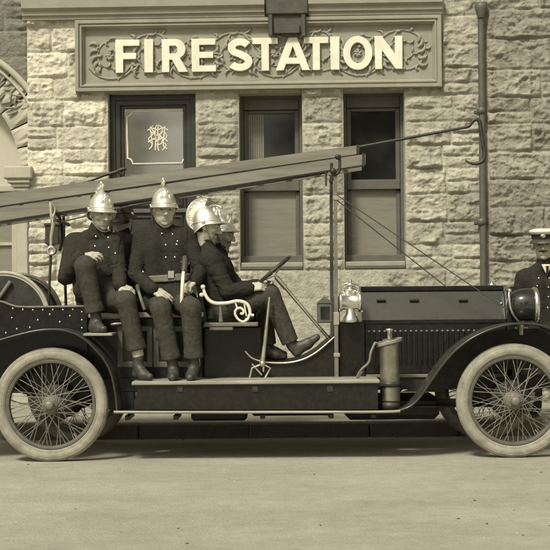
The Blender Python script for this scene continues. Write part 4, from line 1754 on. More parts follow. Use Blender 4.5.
# ---- hooked pole lying on the ladder
mb = MB()
YH = 10.74
sh = [(150, 186, YH), (260, 165.5, YH), (359, 147, YH), (440, 132, YH), (466, 127.2, YH)]
etube(mb, sh, [0.014, 0.013, 0.012, 0.011, 0.011], 8, 3)
hook = obj('hook_pole', mb, M['pole'], None, origin=P(260, 165.5, YH))
tag(hook, 'long dark pole with a curled iron hook end, jutting right beyond the ladder', 'hook pole')
mb = MB()
etube(mb, [(464, 127.6, YH), (469, 126, YH), (472.5, 121.5, YH), (476, 119.3, YH), (479.3, 121.5, YH), (481, 129, YH), (483, 144, YH), (484.5, 153, YH), (483.2, 160.2, YH), (477, 163.6, YH), (470, 163, YH), (465.5, 160.3, YH)],
      [.012, .013, .014, .015, .016, .016, .017, .018, .017, .014, .010, .004], 8, 6)
obj('iron_hook', mb, M['iron'], hook)
mb = MB()
etube(mb, [(96.5, 178.6, 10.68), (104, 175.2, 10.68), (116, 172, 10.68), (121, 169.6, 10.68), (126.5, 168.6, 10.68)], [.009, .012, .013, .016, .010], 8, 4)
etube(mb, [(118, 172, 10.68), (122.5, 174.5, 10.68), (124, 179, 10.68)], [.012, .009, .007], 8, 3)
etube(mb, [(96.5, 178.6, 10.68), (70, 187.5, 10.68)], .009, 8, 0)
pk = obj('pike_head', mb, M['pole'], None, origin=P(110, 174, 10.68))
tag(pk, 'short dark barbed pike end lying on the ladder above the leftmost fireman', 'pike')

# =================================================================== EXTINGUISHER (stands on the running board)
eb_ = P(390.3, 409.6, 10.14)
ext = empty('fire_extinguisher', eb_)
tag(ext, 'brass cylindrical fire extinguisher standing at the front end of the running board', 'extinguisher')
h_ = zpx(341, 10.14, 390) - eb_.z
mb = MB()
mb.lathe([(0.0, 0.06), (0.072, 0.06), (0.074, 0.07), (0.072, 0.08), (0.072, h_ - 0.06), (0.074, h_ - 0.05), (0.072, h_ - 0.035), (0.068, h_ - 0.015), (0.05, h_ + 0.012), (0.022, h_ + 0.02), (0, h_ + 0.02)], eb_, n=32)
cyl = obj('cylinder', mb, mat('dull_brass', 0.33, 0.38, metal=0.9, var=0.3, scale=12), ext)
mb = MB()
mb.lathe([(0.0, 0.0), (0.070, 0.0), (0.070, 0.058), (0, 0.058)], eb_, n=28)
obj('base_ring', mb, M['iron'], ext)
mb = MB()
mb.lathe([(0.019, h_ + 0.018), (0.019, h_ + 0.07), (0.030, h_ + 0.074), (0.030, h_ + 0.088), (0.0, h_ + 0.092)], eb_, n=16)
obj('plunger', mb, M['brass'], ext)
mb = MB()
hp_ = []
for k in range(44):
    a = 2 * PI * k / 18 + 0.6
    hp_.append((eb_.x + 0.084 * math.cos(a), eb_.y + 0.084 * math.sin(a), eb_.z + h_ - 0.02 + 0.024 * k / 44 + 0.02 * math.cos(a)))
end = [(375, 343, 10.08), (371, 352, 10.07), (369, 362, 10.09), (362, 369, 10.12), (358, 375, 10.15), (357, 379, 10.17)]
hp_ += [tuple(q) for q in catmull([P(*e) for e in end], 4)]
mb.tube(hp_, 0.0095, 8)
mb.tube([P(357, 379, 10.17), P(362, 371, 10.13)], [0.008, 0.013], 8)
obj('hose', mb, mat('pale_rubber_hose', 0.22, 0.7, var=0.2), ext)
mb = MB()
mb.lathe([(0.074, 0.165), (0.080, 0.165), (0.080, 0.205), (0.074, 0.205), (0.074, 0.165)], eb_, n=28)
mb.box(eb_.x - 0.11, eb_.x - 0.06, eb_.y - 0.05, eb_.y + 0.03, eb_.z + 0.165, eb_.z + 0.205, 0.006)
obj('strap', mb, M['iron'], ext)

# =================================================================== PEOPLE


class Field:
    def __init__(s, lo, hi, h):
        s.lo = np.array(lo, float)
        s.h = h
        n = np.ceil((np.array(hi) - s.lo) / h).astype(int) + 1
        s.ax = [s.lo[i] + h * np.arange(n[i]) for i in range(3)]
        s.d = np.full(tuple(n), 0.5, np.float32)

    def sub(s, lo, hi):
        sl = []
        for i in range(3):
            a = int(np.clip(np.floor((lo[i] - s.lo[i]) / s.h), 0, len(s.ax[i])))
            b = int(np.clip(np.ceil((hi[i] - s.lo[i]) / s.h) + 1, 0, len(s.ax[i])))
            sl.append(slice(a, b))
        if any(q.stop - q.start < 1 for q in sl):
            return None, None
        g = (s.ax[0][sl[0]][:, None, None].astype(np.float32), s.ax[1][sl[1]][None, :, None].astype(np.float32),
             s.ax[2][sl[2]][None, None, :].astype(np.float32))
        return tuple(sl), g

    def join(s, sl, c, k):
        a = s.d[sl]
        if k <= 0:
            s.d[sl] = np.minimum(a, c)
            return
        h = np.clip(0.5 + 0.5 * (a - c) / k, 0, 1)
        s.d[sl] = a + (c - a) * h - k * h * (1 - h)

    def carve(s, sl, c, k):
        a, b = s.d[sl], -c
        h = np.clip(0.5 - 0.5 * (a - b) / k, 0, 1)
        s.d[sl] = a + (b - a) * h + k * h * (1 - h)

    def cap(s, a, b, ra, rb=None, k=0.02, flat=None):
        rb = ra if rb is None else rb
        a, b = np.array(a, np.float32), np.array(b, np.float32)
        m = k + 0.03
        lo, hi = np.minimum(a - ra, b - rb) - m, np.maximum(a + ra, b + rb) + m
        sl, g = s.sub(lo, hi)
        if sl is None:
            return
        ba = b - a
        L2 = float(ba @ ba) + 1e-9
        px, py, pz = g[0] - a[0], g[1] - a[1], g[2] - a[2]
        t = np.clip((px * ba[0] + py * ba[1] + pz * ba[2]) / L2, 0, 1)
        c = np.sqrt((px - t * ba[0]) ** 2 + (py - t * ba[1]) ** 2 + (pz - t * ba[2]) ** 2) - (ra + (rb - ra) * t)
        s.join(sl, c, k)

    def ell(s, c, axes, r, k=0.015, cut=False):
        c = np.array(c, np.float32)
        R = max(r) + k + 0.03
        sl, g = s.sub(c - R, c + R)
        if sl is None:
            return
        px, py, pz = g[0] - c[0], g[1] - c[1], g[2] - c[2]
        k0 = k1 = 0
        for ax_, rr_ in zip(axes, r):
            q = px * ax_[0] + py * ax_[1] + pz * ax_[2]
            k0 = k0 + (q / rr_) ** 2
            k1 = k1 + (q / rr_ ** 2) ** 2
        k0 = np.sqrt(k0)
        dd = k0 * (k0 - 1) / np.maximum(np.sqrt(k1), 1e-6)
        (s.carve if cut else s.join)(sl, dd.astype(np.float32), k)

    def plane_cut(s, n, off):
        """keep the side where n.p > off"""
        c = off - (s.ax[0][:, None, None] * n[0] + s.ax[1][None, :, None] * n[1] + s.ax[2][None, None, :] * n[2])
        s.d = np.maximum(s.d, c.astype(np.float32))

    def mesh(s):
        d = s.d
        d[0], d[-1], d[:, 0], d[:, -1], d[:, :, 0], d[:, :, -1] = [0.1] * 6
        sg = d < 0
        n8 = np.zeros(tuple(x - 1 for x in d.shape), np.int8)
        for a in (0, 1):
            for b in (0, 1):
                for c in (0, 1):
                    n8 += sg[a:a + n8.shape[0], b:b + n8.shape[1], c:c + n8.shape[2]]
        ids = np.argwhere((n8 > 0) & (n8 < 8))
        idx = np.full(n8.shape, -1, np.int32)
        idx[ids[:, 0], ids[:, 1], ids[:, 2]] = np.arange(len(ids))
        acc, num = np.zeros((len(ids), 3)), np.zeros(len(ids))
        cs = [np.array(q) for q in ((0, 0, 0), (1, 0, 0), (0, 1, 0), (1, 1, 0), (0, 0, 1), (1, 0, 1), (0, 1, 1), (1, 1, 1))]
        for i in range(8):
            for j in range(i + 1, 8):
                if abs(cs[i] - cs[j]).sum() != 1:
                    continue
                pa, pb = ids + cs[i], ids + cs[j]
                da, db = d[pa[:, 0], pa[:, 1], pa[:, 2]], d[pb[:, 0], pb[:, 1], pb[:, 2]]
                m = (da < 0) != (db < 0)
                t = (da[m] / (da[m] - db[m]))[:, None]
                acc[m] += pa[m] + t * (pb[m] - pa[m])
                num[m] += 1
        V = s.lo + (acc / num[:, None]) * s.h
        Q = []
        for ax_ in range(3):
            u, v = [(1, 2), (2, 0), (0, 1)][ax_]
            e = np.zeros(3, int)
            e[ax_] = 1
            A = np.take(sg, range(0, d.shape[ax_] - 1), ax_)
            B = np.take(sg, range(1, d.shape[ax_]), ax_)
            g = np.argwhere(A != B)
            g = g[(g[:, u] > 0) & (g[:, v] > 0) & (g[:, u] < d.shape[u] - 1) & (g[:, v] < d.shape[v] - 1)]
            fl = A[g[:, 0], g[:, 1], g[:, 2]]

            def cell(du, dv):
                q = g.copy()
                q[:, u] -= du
                q[:, v] -= dv
                return idx[q[:, 0], q[:, 1], q[:, 2]]
            quad = np.stack([cell(1, 1), cell(0, 1), cell(0, 0), cell(1, 0)], 1)
            quad[~fl] = quad[~fl][:, ::-1]
            Q.append(quad)
        Q = np.concatenate(Q)
        Q = Q[(Q >= 0).all(1)]
        return V, Q


def vnormals(V, Q):
    n = np.cross(V[Q[:, 2]] - V[Q[:, 0]], V[Q[:, 3]] - V[Q[:, 1]])
    o = np.zeros_like(V)
    for k in range(4):
        np.add.at(o, Q[:, k], n)
    return o / (np.linalg.norm(o, axis=1)[:, None] + 1e-12)


def relax(V, Q, it=1, f=0.5):
    for _ in range(it):
        s_, c_ = np.zeros_like(V), np.zeros(len(V))
        for k in range(4):
            np.add.at(s_, Q[:, k], V[Q[:, (k + 1) % 4]] + V[Q[:, (k - 1) % 4]])
            np.add.at(c_, Q[:, k], 2)
        V = V + f * (s_ / c_[:, None] - V)
    return V


def folds(V, Q, amp, seed, joints=(), freq=(12, 12, 17), limbs=()):
    """cloth creases: broad drape, sharp ridges round the joints and bands across bent limbs"""
    nn = vnormals(V, Q)
    w = np.full(len(V), 0.35)
    for j in joints:
        dd = ((V - np.array(j)) ** 2).sum(1)
        w = np.maximum(w, 0.35 + 0.75 * np.exp(-dd / 0.10 ** 2))
    p = V * np.array(freq)
    a = fbm(p * 0.6, 3, seed)
    q = p * np.array([0.9, 0.9, 1.5]) + 9.1 + 1.2 * a[:, None]
    b = (1 - np.abs(vnoise(q, seed + 5))) ** 3 * 1.6 - 0.5
    c = fbm(V * 60, 2, seed + 9)
    disp = amp * (w * (0.45 * a + 0.8 * b) + 0.08 * c)
    for (j, d0, d1) in limbs:
        j, d0, d1 = np.array(j), np.array(d0), np.array(d1)
        axis = d0 + d1
        axis = axis / (np.linalg.norm(axis) + 1e-9)
        inner = d1 - d0
        inner = inner / (np.linalg.norm(inner) + 1e-9)
        r = V - j
        sc = r @ axis
        side = np.clip(0.35 + 0.65 * (nn @ inner), 0, 1)
        g = np.exp(-(r ** 2).sum(1) / 0.11 ** 2)
        ph = sc / 0.030 + 1.4 * vnoise(V * 14, seed + 21)
        disp = disp + 0.0045 * g * side * (1 - np.abs(np.sin(ph * PI)) * 1.6)
    return V + nn * disp[:, None]


def nv_(a):
    return np.array(a, float)


def frame(f, u=(0, 0, 1)):
    f = Vector(f).normalized()
    r = f.cross(Vector(u)).normalized()
    u = r.cross(f).normalized()
    return r, f, u


def head_sdf(F, hc, fr, s, neckbase, face=(1, 1)):
    jw, nl_ = face
    r, f, u = fr
    ax_ = (r, f, u)

    def L(a, b, c):
        return hc + r * (a * s) + f * (b * s) + u * (c * s)

    def E(c, rad, k=0.012, cut=False):
        F.ell(L(*c), ax_, [q * s for q in rad], k, cut)

    def C(a, b, ra, rb, k=0.008):
        F.cap(L(*a), L(*b), ra * s, rb * s, k)
    E((0, -.012, .035), (.076, .095, .085), 0.01)
    E((0, .018, -.022), (.063 * (.5 + .5 * jw), .073, .095), 0.02)
    E((0, .035, -.072), (.047 * jw, .046, .036), 0.02)
    E((0, .068, -.100), (.021 * jw, .017, .016), 0.015)
    for q in (-1, 1):
        E((q * .044, .060, -.022), (.020, .022, .017), 0.015)
        E((q * .031, .105, .004), (.019, .018, .013), 0.011, True)
    C((-.046, .078, .028), (-.012, .090, .025), .0085, .010, .01)
    C((.046, .078, .028), (.012, .090, .025), .0085, .010, .01)
    for q in (-1, 1):
        E((q * .031, .079, .003), (.0135, .0125, .0115), 0.002)
        E((q * .012, .100, -.034), (.009, .011, .008), 0.006)
        E((q * .075, -.006, -.006), (.010, .024, .033), 0.006)
    C((0, .091, .014), (0, .114 + .006 * (nl_ - 1), -.028 * nl_), .0085, .0125, .006)
    C((-.021, .083, -.060), (.021, .083, -.060), .007, .007, .006)
    C((-.017, .083, -.074), (.017, .083, -.074), .0075, .0075, .006)
    C((0, .089, -.060), (0, .088, -.074), .004, .004, .005)
    E((0, .100, -.067), (.03, .012, .0022), 0.003, True)
    F.cap(L(0, -.018, -.06), neckbase, .058 * s, .062, 0.03)


def hand_sdf(F, wrist, d, pn, side, curl=0.5, s=1.0, spread=0.06, thumb=0.6):
    d = Vector(d).normalized()
    pn = Vector(pn)
    pn = (pn - d * pn.dot(d)).normalized()
    a = d.cross(pn) * side            # towards the thumb
    k0 = 0.010
    lens = [(.042, .026, .021), (.047, .030, .022), (.043, .028, .022), (.034, .021, .019)]
    offs = [.030, .010, -.011, -.031]
    base = [.090, .093, .088, .080]
    for i in range(4):
        kn = wrist + d * (base[i] * s) + a * (offs[i] * s)
        F.cap(wrist + a * (offs[i] * 0.55 * s) + d * 0.012, kn, .0150 * s, .0115 * s, k0)
    for i in range(4):
        kn = wrist + d * (base[i] * s) + a * (offs[i] * s)
        dd = (d + a * (spread * (1.5 - i))).normalized()
        p = kn
        ang = 0
        for j, l in enumerate(lens[i]):
            ang += curl * (0.75 + 0.3 * j) * (1 + 0.08 * i)
            v = dd * math.cos(ang) + pn * math.sin(ang)
            q = p + v * (l * s)
            F.cap(p, q, (.0100 - .0010 * j) * s, (.0093 - .0012 * j) * s, 0.003)
            p = q
    t0 = wrist + d * (0.022 * s) + a * (0.022 * s) + pn * 0.008
    t1 = t0 + (d * .55 + a * .75 + pn * .35).normalized() * (.040 * s)
    t2 = t1 + (d * .9 + a * (.35 - .3 * thumb) + pn * (.2 + .5 * thumb)).normalized() * (.032 * s)
    t3 = t2 + (d * .9 - a * (.5 * thumb) + pn * (.2 + .6 * thumb)).normalized() * (.024 * s)
    F.cap(t0, t1, .0165 * s, .0125 * s, .012)
    F.cap(t1, t2, .0120 * s, .0105 * s, .004)
    F.cap(t2, t3, .0105 * s, .0085 * s, .003)


def pick(V, px, py, maxd=0.012):
    """front-most vertex of a mesh under a measured point"""
    d = np.array(ray(px, py))
    c = np.array(CAM)
    q = V - c
    t = q @ d
    off = np.linalg.norm(q - t[:, None] * d, axis=1)
    m = off < maxd
    if not m.any():
        m = off < off.min() + 0.01
    ii = np.where(m)[0]
    return Vector(V[ii[np.argmin(t[ii])]])


BUTTON = {}


def button(parent, p, name='button', r=0.0085):
    key = (name, r)
    if key not in BUTTON:
        mb_ = MB()
        mb_.ball((0, 0, 0), (r, r * 0.6, r), 8, 6)
        o = raw_obj(name, mb_.v, mb_.f, M['brass'], None, (0, 0, 0), mb_.m, mb_.s)
        BUTTON[key] = o.data
        bpy.data.objects.remove(o)
    o = bpy.data.objects.new(name, BUTTON[key])
    COL.objects.link(o)
    o.parent = parent
    o.location = p - ORG[parent]
    ORG[o] = Vector(p)


def helmet(root, hc, fr, s, material, strap=True, tilt=9):
    r, f, u = fr
    tl = math.radians(tilt)                 # worn tipped a little back

    def L(a, b, c):
        b, c = b - .010, c - .040
        b2 = b * math.cos(tl) - c * math.sin(tl)
        c2 = b * math.sin(tl) + c * math.cos(tl)
        return hc + r * (a * s) + f * (b2 * s) + u * ((c2 + .040) * s)

    def K(a, b, c):
        return hc + r * (a * s) + f * (b * s) + u * (c * s)
    nt_ = 48
    U0, RA, RB, RU = .034, .090, .108, .134
    rows = []
    for i in range(13):
        ph = (PI / 2) * i / 12
        sp = math.sin(ph) ** 1.35
        rows.append([(RA * sp * math.sin(t), RB * sp * math.cos(t) - .010 * math.cos(ph), U0 + RU * math.cos(ph)) for t in [2 * PI * k / nt_ for k in range(nt_)]])
    for j, w_ in enumerate((0.2, 0.45, 0.75, 1.0)):
        row = []
        for k in range(nt_):
            t = 2 * PI * k / nt_
            c_ = math.cos(t)
            fr_, bk_ = max(0, c_) ** 1.3, max(0, -c_) ** 1.2
            e = .010 + .028 * fr_ + .004 * bk_
            dr_ = .022 + .010 * fr_ + .062 * bk_
            x, y = RA * math.sin(t), RB * c_
            l = math.hypot(x, y)
            row.append((x + x / l * e * w_ ** 1.3, y + y / l * e * w_ ** 1.3, U0 - dr_ * w_))
        rows.append(row)
    vs = [L(*p) for row in rows for p in row]
    fs = []
    for i in range(len(rows) - 1):
        for k in range(nt_):
            k2 = (k + 1) % nt_
            if i == 0:
                fs.append((k, nt_ + k2, nt_ + k))
            else:
                fs.append((i * nt_ + k, i * nt_ + k2, (i + 1) * nt_ + k2, (i + 1) * nt_ + k))
    mb_ = MB()
    mb_.add(vs, fs, 0, True)
    mb_.tube([L(*p) for p in rows[-1]], 0.0038, 6, closed=True)
    mb_.tube([L(p[0] * 1.012, p[1] * 1.012, p[2] + .004) for p in rows[12]], 0.0042, 6, closed=True)
    h = obj('helmet', mb_, material, root, origin=hc)
    sol = h.modifiers.new('shell', 'SOLIDIFY')
    sol.thickness = 0.003
    # comb along the crown
    mb_ = MB()
    n = 30
    inn, out = [], []
    for i in range(n):
        t = i / (n - 1)
        pol = math.radians(16 - 122 * t)

        def dome(a):
            return (RB * math.copysign(abs(math.sin(a)) ** 1.35, a) - .010 * max(0, math.cos(a)), U0 + RU * math.cos(a))
        bf, bu = dome(pol)
        d1_, d2_ = dome(pol + .03), dome(pol - .03)
        tx, tz = d1_[0] - d2_[0], d1_[1] - d2_[1]
        tl_ = math.hypot(tx, tz) or 1
        hgt = .008 + .050 * math.sin(PI * min(1, .22 + t * .78)) ** 0.9
        hgt += .003 * abs(math.sin(9 * PI * t))
        nf, nu = -tz / tl_, tx / tl_
        inn.append((bf - .012 * nf, bu - .012 * nu))
        out.append((bf + hgt * nf, bu + hgt * nu))
    vs, fs = [], []
    for (a, b) in zip(inn, out):
        mid = (a[0] * .35 + b[0] * .65, a[1] * .35 + b[1] * .65)
        for (q, w_) in ((a, .014), (mid, .0065), (b, .0085)):
            vs += [L(-w_, *q), L(w_, *q)]
    for i in range(n - 1):
        o_, p_ = 6 * i, 6 * i + 6
        fs += [(o_, o_ + 2, p_ + 2, p_), (o_ + 2, o_ + 4, p_ + 4, p_ + 2), (o_ + 4, o_ + 5, p_ + 5, p_ + 4),
               (o_ + 5, o_ + 3, p_ + 3, p_ + 5), (o_ + 3, o_ + 1, p_ + 1, p_ + 3), (o_ + 1, o_, p_, p_ + 1)]
    fs += [(0, 1, 3, 2), (2, 3, 5, 4)]
    q = 6 * (n - 1)
    fs += [(q, q + 2, q + 3, q + 1), (q + 2, q + 4, q + 5, q + 3)]
    mb_.add(vs, fs, 0, False)
    mb_.tube([L(0, *b) for b in out], 0.0085, 8)
    for sx in (-1, 1):
        # scrolled relief on each cheek of the comb
        for j in range(5):
            t = 4 + j * 5
            k_ = .40
            c_ = L(sx * .0085, k_ * inn[t][0] + (1 - k_) * out[t][0], k_ * inn[t][1] + (1 - k_) * out[t][1])
            rr_ = .013 * s
            mb_.tube([c_ + (f * math.cos(a) + u * math.sin(a)) * (rr_ * (1 - .6 * k / 16)) for k, a in enumerate([3.3 * PI * k / 16 + j for k in range(17)])], .003, 5)
        mb_.tube([L(sx * .011, .78 * a[0] + .22 * b[0], .78 * a[1] + .22 * b[1]) for a, b in zip(inn, out)], .003, 5)
    mb_.ball(tuple(L(0, out[0][0], out[0][1])), 0.0135, 10, 7)
    mb_.ball(tuple(L(0, out[4][0], out[4][1] + .004)), 0.0115, 10, 7)
    obj('comb', mb_, material, h)
    mb_ = MB()
    for (a, c_, ra, rc) in ((0, .090, .026, .034), (-.028, .082, .014, .020), (.028, .082, .014, .020), (0, .125, .014, .014), (-.018, .112, .010, .014), (.018, .112, .010, .014)):
        y = RB * math.sqrt(max(0, 1 - (a / RA) ** 2 - ((c_ - U0) / RU) ** 2)) - .010 * (c_ - U0) / RU
        t_ = MB().ball((0, 0, 0), (ra, .009, rc), 12, 8)
        t_.map(lambda p, a=a, y=y, c_=c_: L(p.x + a, p.y + y, p.z + c_))
        mb_.add(t_.v, t_.f, 0, True)
    obj('front_plate', mb_, material, h)
    if strap:
        mb_ = MB()
        pp = [(-.092, -.012, .018), (-.078, .016, -.03), (-.060, .048, -.085), (-.022, .082, -.120), (0, .087, -.124), (.022, .082, -.120), (.060, .048, -.085), (.078, .016, -.03), (.092, -.012, .018)]
        mb_.tube(catmull([K(*q) for q in pp], 5), 0.0036, 6)
        obj('chin_strap', mb_, M['belt'], h)
        for sx in (-1, 1):
            mb_ = MB()
            t_ = MB().ball((0, 0, 0), (.008, .015, .015), 10, 6)
            t_.map(lambda p, sx=sx: L(p.x + sx * .098, p.y - .012, p.z + .030))
            mb_.add(t_.v, t_.f, 0, True)
            obj('strap_rosette', mb_, M['brass'], h)
    return h


def figure(label, group, J, fdir, face_s=1.03, seed=1, hands=(), helmet_mat='helmet', cap=False, tunic='tunic',
           trouser='trouser', sole=None, moustache=False, body_r=1.0, cuffs=True, belt=False, buttons=(), voxel=0.0052,
           dy=0.0, lean_u=(0, 0, 1), boots=True, coat_long=False, boot_sheen=None, coat_dir=None, tilt=9, face=(1, 1), stubble=False):
    J = {k: Vector(P(*v)) if len(v) == 3 and abs(v[0]) > 8 else Vector(v) for k, v in J.items()}
    for k in J:
        J[k] = J[k] + Vector((0, dy, 0))
    hc = J['head']
    fr = frame(fdir, lean_u)
    sr, slf = J['shR'], J['shL']
    rdir = (sr - slf).normalized()
    pel = (J['hipR'] + J['hipL']) / 2
    chest = J['chest']
    base = Vector((pel.x, pel.y, min(J['ankR'].z, J['ankL'].z)))
    allp = [J[k] for k in J]
    lo = Vector([min(p[i] for p in allp) for i in range(3)]) - Vector((.2, .2, .17))
    hi = Vector([max(p[i] for p in allp) for i in range(3)]) + Vector((.2, .2, .22))

    def torso(F, e, k=0.05):
        e = e * 1.0
        for q in (-1, 1):
            F.cap(pel + rdir * (q * .070 * body_r), chest + rdir * (q * .085 * body_r), (.098 + e) * body_r, (.105 + e) * body_r, k)
        for shp in (sr, slf):
            F.cap(chest + (shp - chest) * .45, shp + (chest - shp) * 0.06, .088 + e, .066 + e, k)
            F.cap(J['neck'] + (shp - J['neck']) * .15, shp + (chest - shp) * .1, .050 + e, .062 + e, k)

    def arms(F, e, k=0.03):
        for q in 'RL':
            F.cap(J['sh' + q], J['sh' + q].lerp(J['el' + q], .35), .060 + e, .056 + e, k)
            F.cap(J['sh' + q].lerp(J['el' + q], .3), J['el' + q], .056 + e, .047 + e, .010)
            F.cap(J['el' + q], J['wr' + q], .047 + e, .033 + e * 1.2, .010)

    def legs(F, e, k=0.03):
        for q in 'RL':
            F.cap(J['hip' + q], J['kn' + q], .088 + e, .066 + e, k)
            F.cap(J['kn' + q], J['ank' + q], .062 + e, .036 + e, k)

    # body: one continuous surface
    F = Field(lo, hi, voxel)
    head_sdf(F, hc, fr, face_s, J['neck'], face)
    torso(F, -0.014)
    arms(F, -0.012)
    legs(F, -0.012)
    for q in 'RL':
        F.cap(J['heel' + q], J['heel' + q].lerp(J['toe' + q], .85), .018, .014, .01)
        F.cap(J['ank' + q], J['heel' + q], .024, .018, .01)
    for hd in hands:
        hand_sdf(F, J['wr' + hd[0]], hd[1], hd[2], 1 if hd[0] == 'R' else -1, *hd[3:])
    V, Q = F.mesh()
    V = relax(V, Q, 1, 0.35)
    cen = V[Q].mean(1) - np.array(hc)
    lr, lf, lu = [cen @ np.array(a) / face_s for a in fr]
    mi = np.zeros(len(Q), int)
    near = (np.abs(lr) < .1) & (np.abs(lf) < .13) & (np.abs(lu) < .15)
    ear = (np.abs(lr) > .066) & (lu > -.045) & (lu < .03) & (lf > -.04) & (lf < .03)
    hair = near & ~ear & ((lu > .055) | ((lf < -.005 + .25 * np.clip(lu, -1, 1)) & (lu > -.055)) | ((lu > .0) & (lf < .03) & (np.abs(lr) > .055)))
    mi[hair] = 1
    for q in (-1, 1):
        mi[near & (np.hypot((lr - q * .031) * .55, lu - .002) < .0056) & (lf > .07)] = 2
        mi[near & (np.abs(lr - q * .031) < .017) & (np.abs(lu - .0265 + 0.12 * np.abs(lr - q * .026)) < .0046) & (lf > .06)] = 1
    if moustache:
        mi[near & (lf > .07) & (np.abs(lu + .050) < .0085 - .12 * np.abs(lr)) & (np.abs(lr) < .036)] = 1
    mi[near & (lf > .07) & (np.hypot(lr * .36, lu + .067) < .0082) & (mi == 0)] = 3
    if stubble:
        jawl = near & (mi == 0) & (lu < -.040 - .35 * np.clip(.075 - lf, 0, 1) * 0 ) & (lf > .0) & ~((lf > .085) & (lu > -.052)) & (np.abs(lr) < .075)
        mi[jawl] = 4
    root = raw_obj('person', V, Q, [M['skin'], M['hair'], M['eye'], M['lip'], M['stubble']], None, base, mi, True, fix=False)
    tag(root, label, 'person', group)

    # tunic
    F = Field(lo, hi, 0.0062)
    torso(F, 0.006)
    arms(F, 0.010)
    for q in 'RL':
        F.cap(pel, pel + (J['hip' + q] - pel) * 1.1 + (J['kn' + q] - J['hip' + q]) * (.30 if not coat_long else .45), .118 * body_r, .108, 0.04)
        w_ = (J['wr' + q] - J['el' + q]).normalized()
        F.cap(J['wr' + q] - w_ * .07, J['wr' + q] - w_ * .012, .050, .050, 0.004)
    nk = (hc - J['neck']).normalized()
    F.cap(J['neck'] - nk * .01, J['neck'] + nk * .045, .068, .066, 0.010)
    V, Q = F.mesh()
    lb = []
    for q in 'RL':
        lb.append((J['el' + q], (J['el' + q] - J['sh' + q]).normalized(), (J['wr' + q] - J['el' + q]).normalized()))
    V = folds(V, Q, 0.0070, seed, [J[k] for k in ('elR', 'elL', 'hipR', 'hipL')], limbs=lb)
    # lapped front edge of the double breasted coat, and a waist seam
    fwd = Vector(coat_dir if coat_dir else fdir).normalized()
    nn = vnormals(V, Q)
    up_t = np.array((chest - pel).normalized())
    lat = (V - np.array(pel)) @ np.array(rdir)
    hgt = (V - np.array(pel)) @ up_t
    ft = np.clip((nn @ np.array(fwd) - .2) * 2, 0, 1)
    on = ft * (np.abs(lat) < .16) * (hgt > -.02)
    V = V + nn * (on * 0.0055 * np.clip((lat + .055 + .02 * hgt) / -.006, 0, 1))[:, None]
    V = V - nn * (0.004 * ft * np.exp(-((hgt - .02) / .006) ** 2) * (np.abs(lat) < .16))[:, None]
    tun = raw_obj('tunic', V, Q, M[tunic], root, None, None, True, fix=False)
    TV = V
    for (px, py) in buttons:
        button(tun, pick(TV, px, py) + Vector((0, -0.004, 0)))
    if belt:
        bc = pel.lerp(chest, 0.42)
        axd = (chest - pel).normalized()
        F = Field(bc - Vector((.28, .28, .2)), bc + Vector((.28, .28, .2)), 0.007)
        torso(F, 0.023)
        F.plane_cut(axd, axd.dot(bc) - .027)
        F.plane_cut(-axd, -axd.dot(bc) - .027)
        V, Q = F.mesh()
        bl_ = raw_obj('belt', V, Q, M['belt'], root, None, None, True, fix=False)
        p = pick(V, *belt)
        mb_ = MB()
        mb_.box(p.x - .028, p.x + .028, p.y - .012, p.y + .004, p.z - .030, p.z + .030, .006)
        obj('buckle', mb_, M['brass'], bl_)

    # trousers
    F = Field(lo, hi, 0.0065)
    F.cap(pel + rdir * .07, pel - rdir * .07, .105, .105, .03)
    for q in 'RL':
        F.cap(J['hip' + q], J['kn' + q], .098, .070, 0.03)
        cu_ = J['kn' + q].lerp(J['ank' + q], 0.86 if cuffs else 0.97)
        F.cap(J['kn' + q], cu_, .074, .064, 0.03)
        dn = (J['ank' + q] - J['kn' + q]).normalized()
        if cuffs:
            F.cap(cu_ - dn * .045, cu_ - dn * .012, .0695, .072, 0.004)
        # cut flat below the cuff
        sl, g = F.sub(J['ank' + q] - Vector((.13, .13, .16)), J['ank' + q] + Vector((.13, .13, .13)))
        if sl is not None:
            c_ = (g[0] * dn[0] + g[1] * dn[1] + g[2] * dn[2]) - dn.dot(cu_ + dn * .004)
            F.d[sl] = np.maximum(F.d[sl], c_.astype(np.float32))
    V, Q = F.mesh()
    lb = []
    for q in 'RL':
        lb.append((J['kn' + q], (J['kn' + q] - J['hip' + q]).normalized(), (J['ank' + q] - J['kn' + q]).normalized()))
    V = folds(V, Q, 0.0060, seed + 40, [J[k] for k in ('hipR', 'hipL')], (9, 9, 11), limbs=lb)
    raw_obj('trousers', V, Q, M[trouser], root, None, None, True, fix=False)

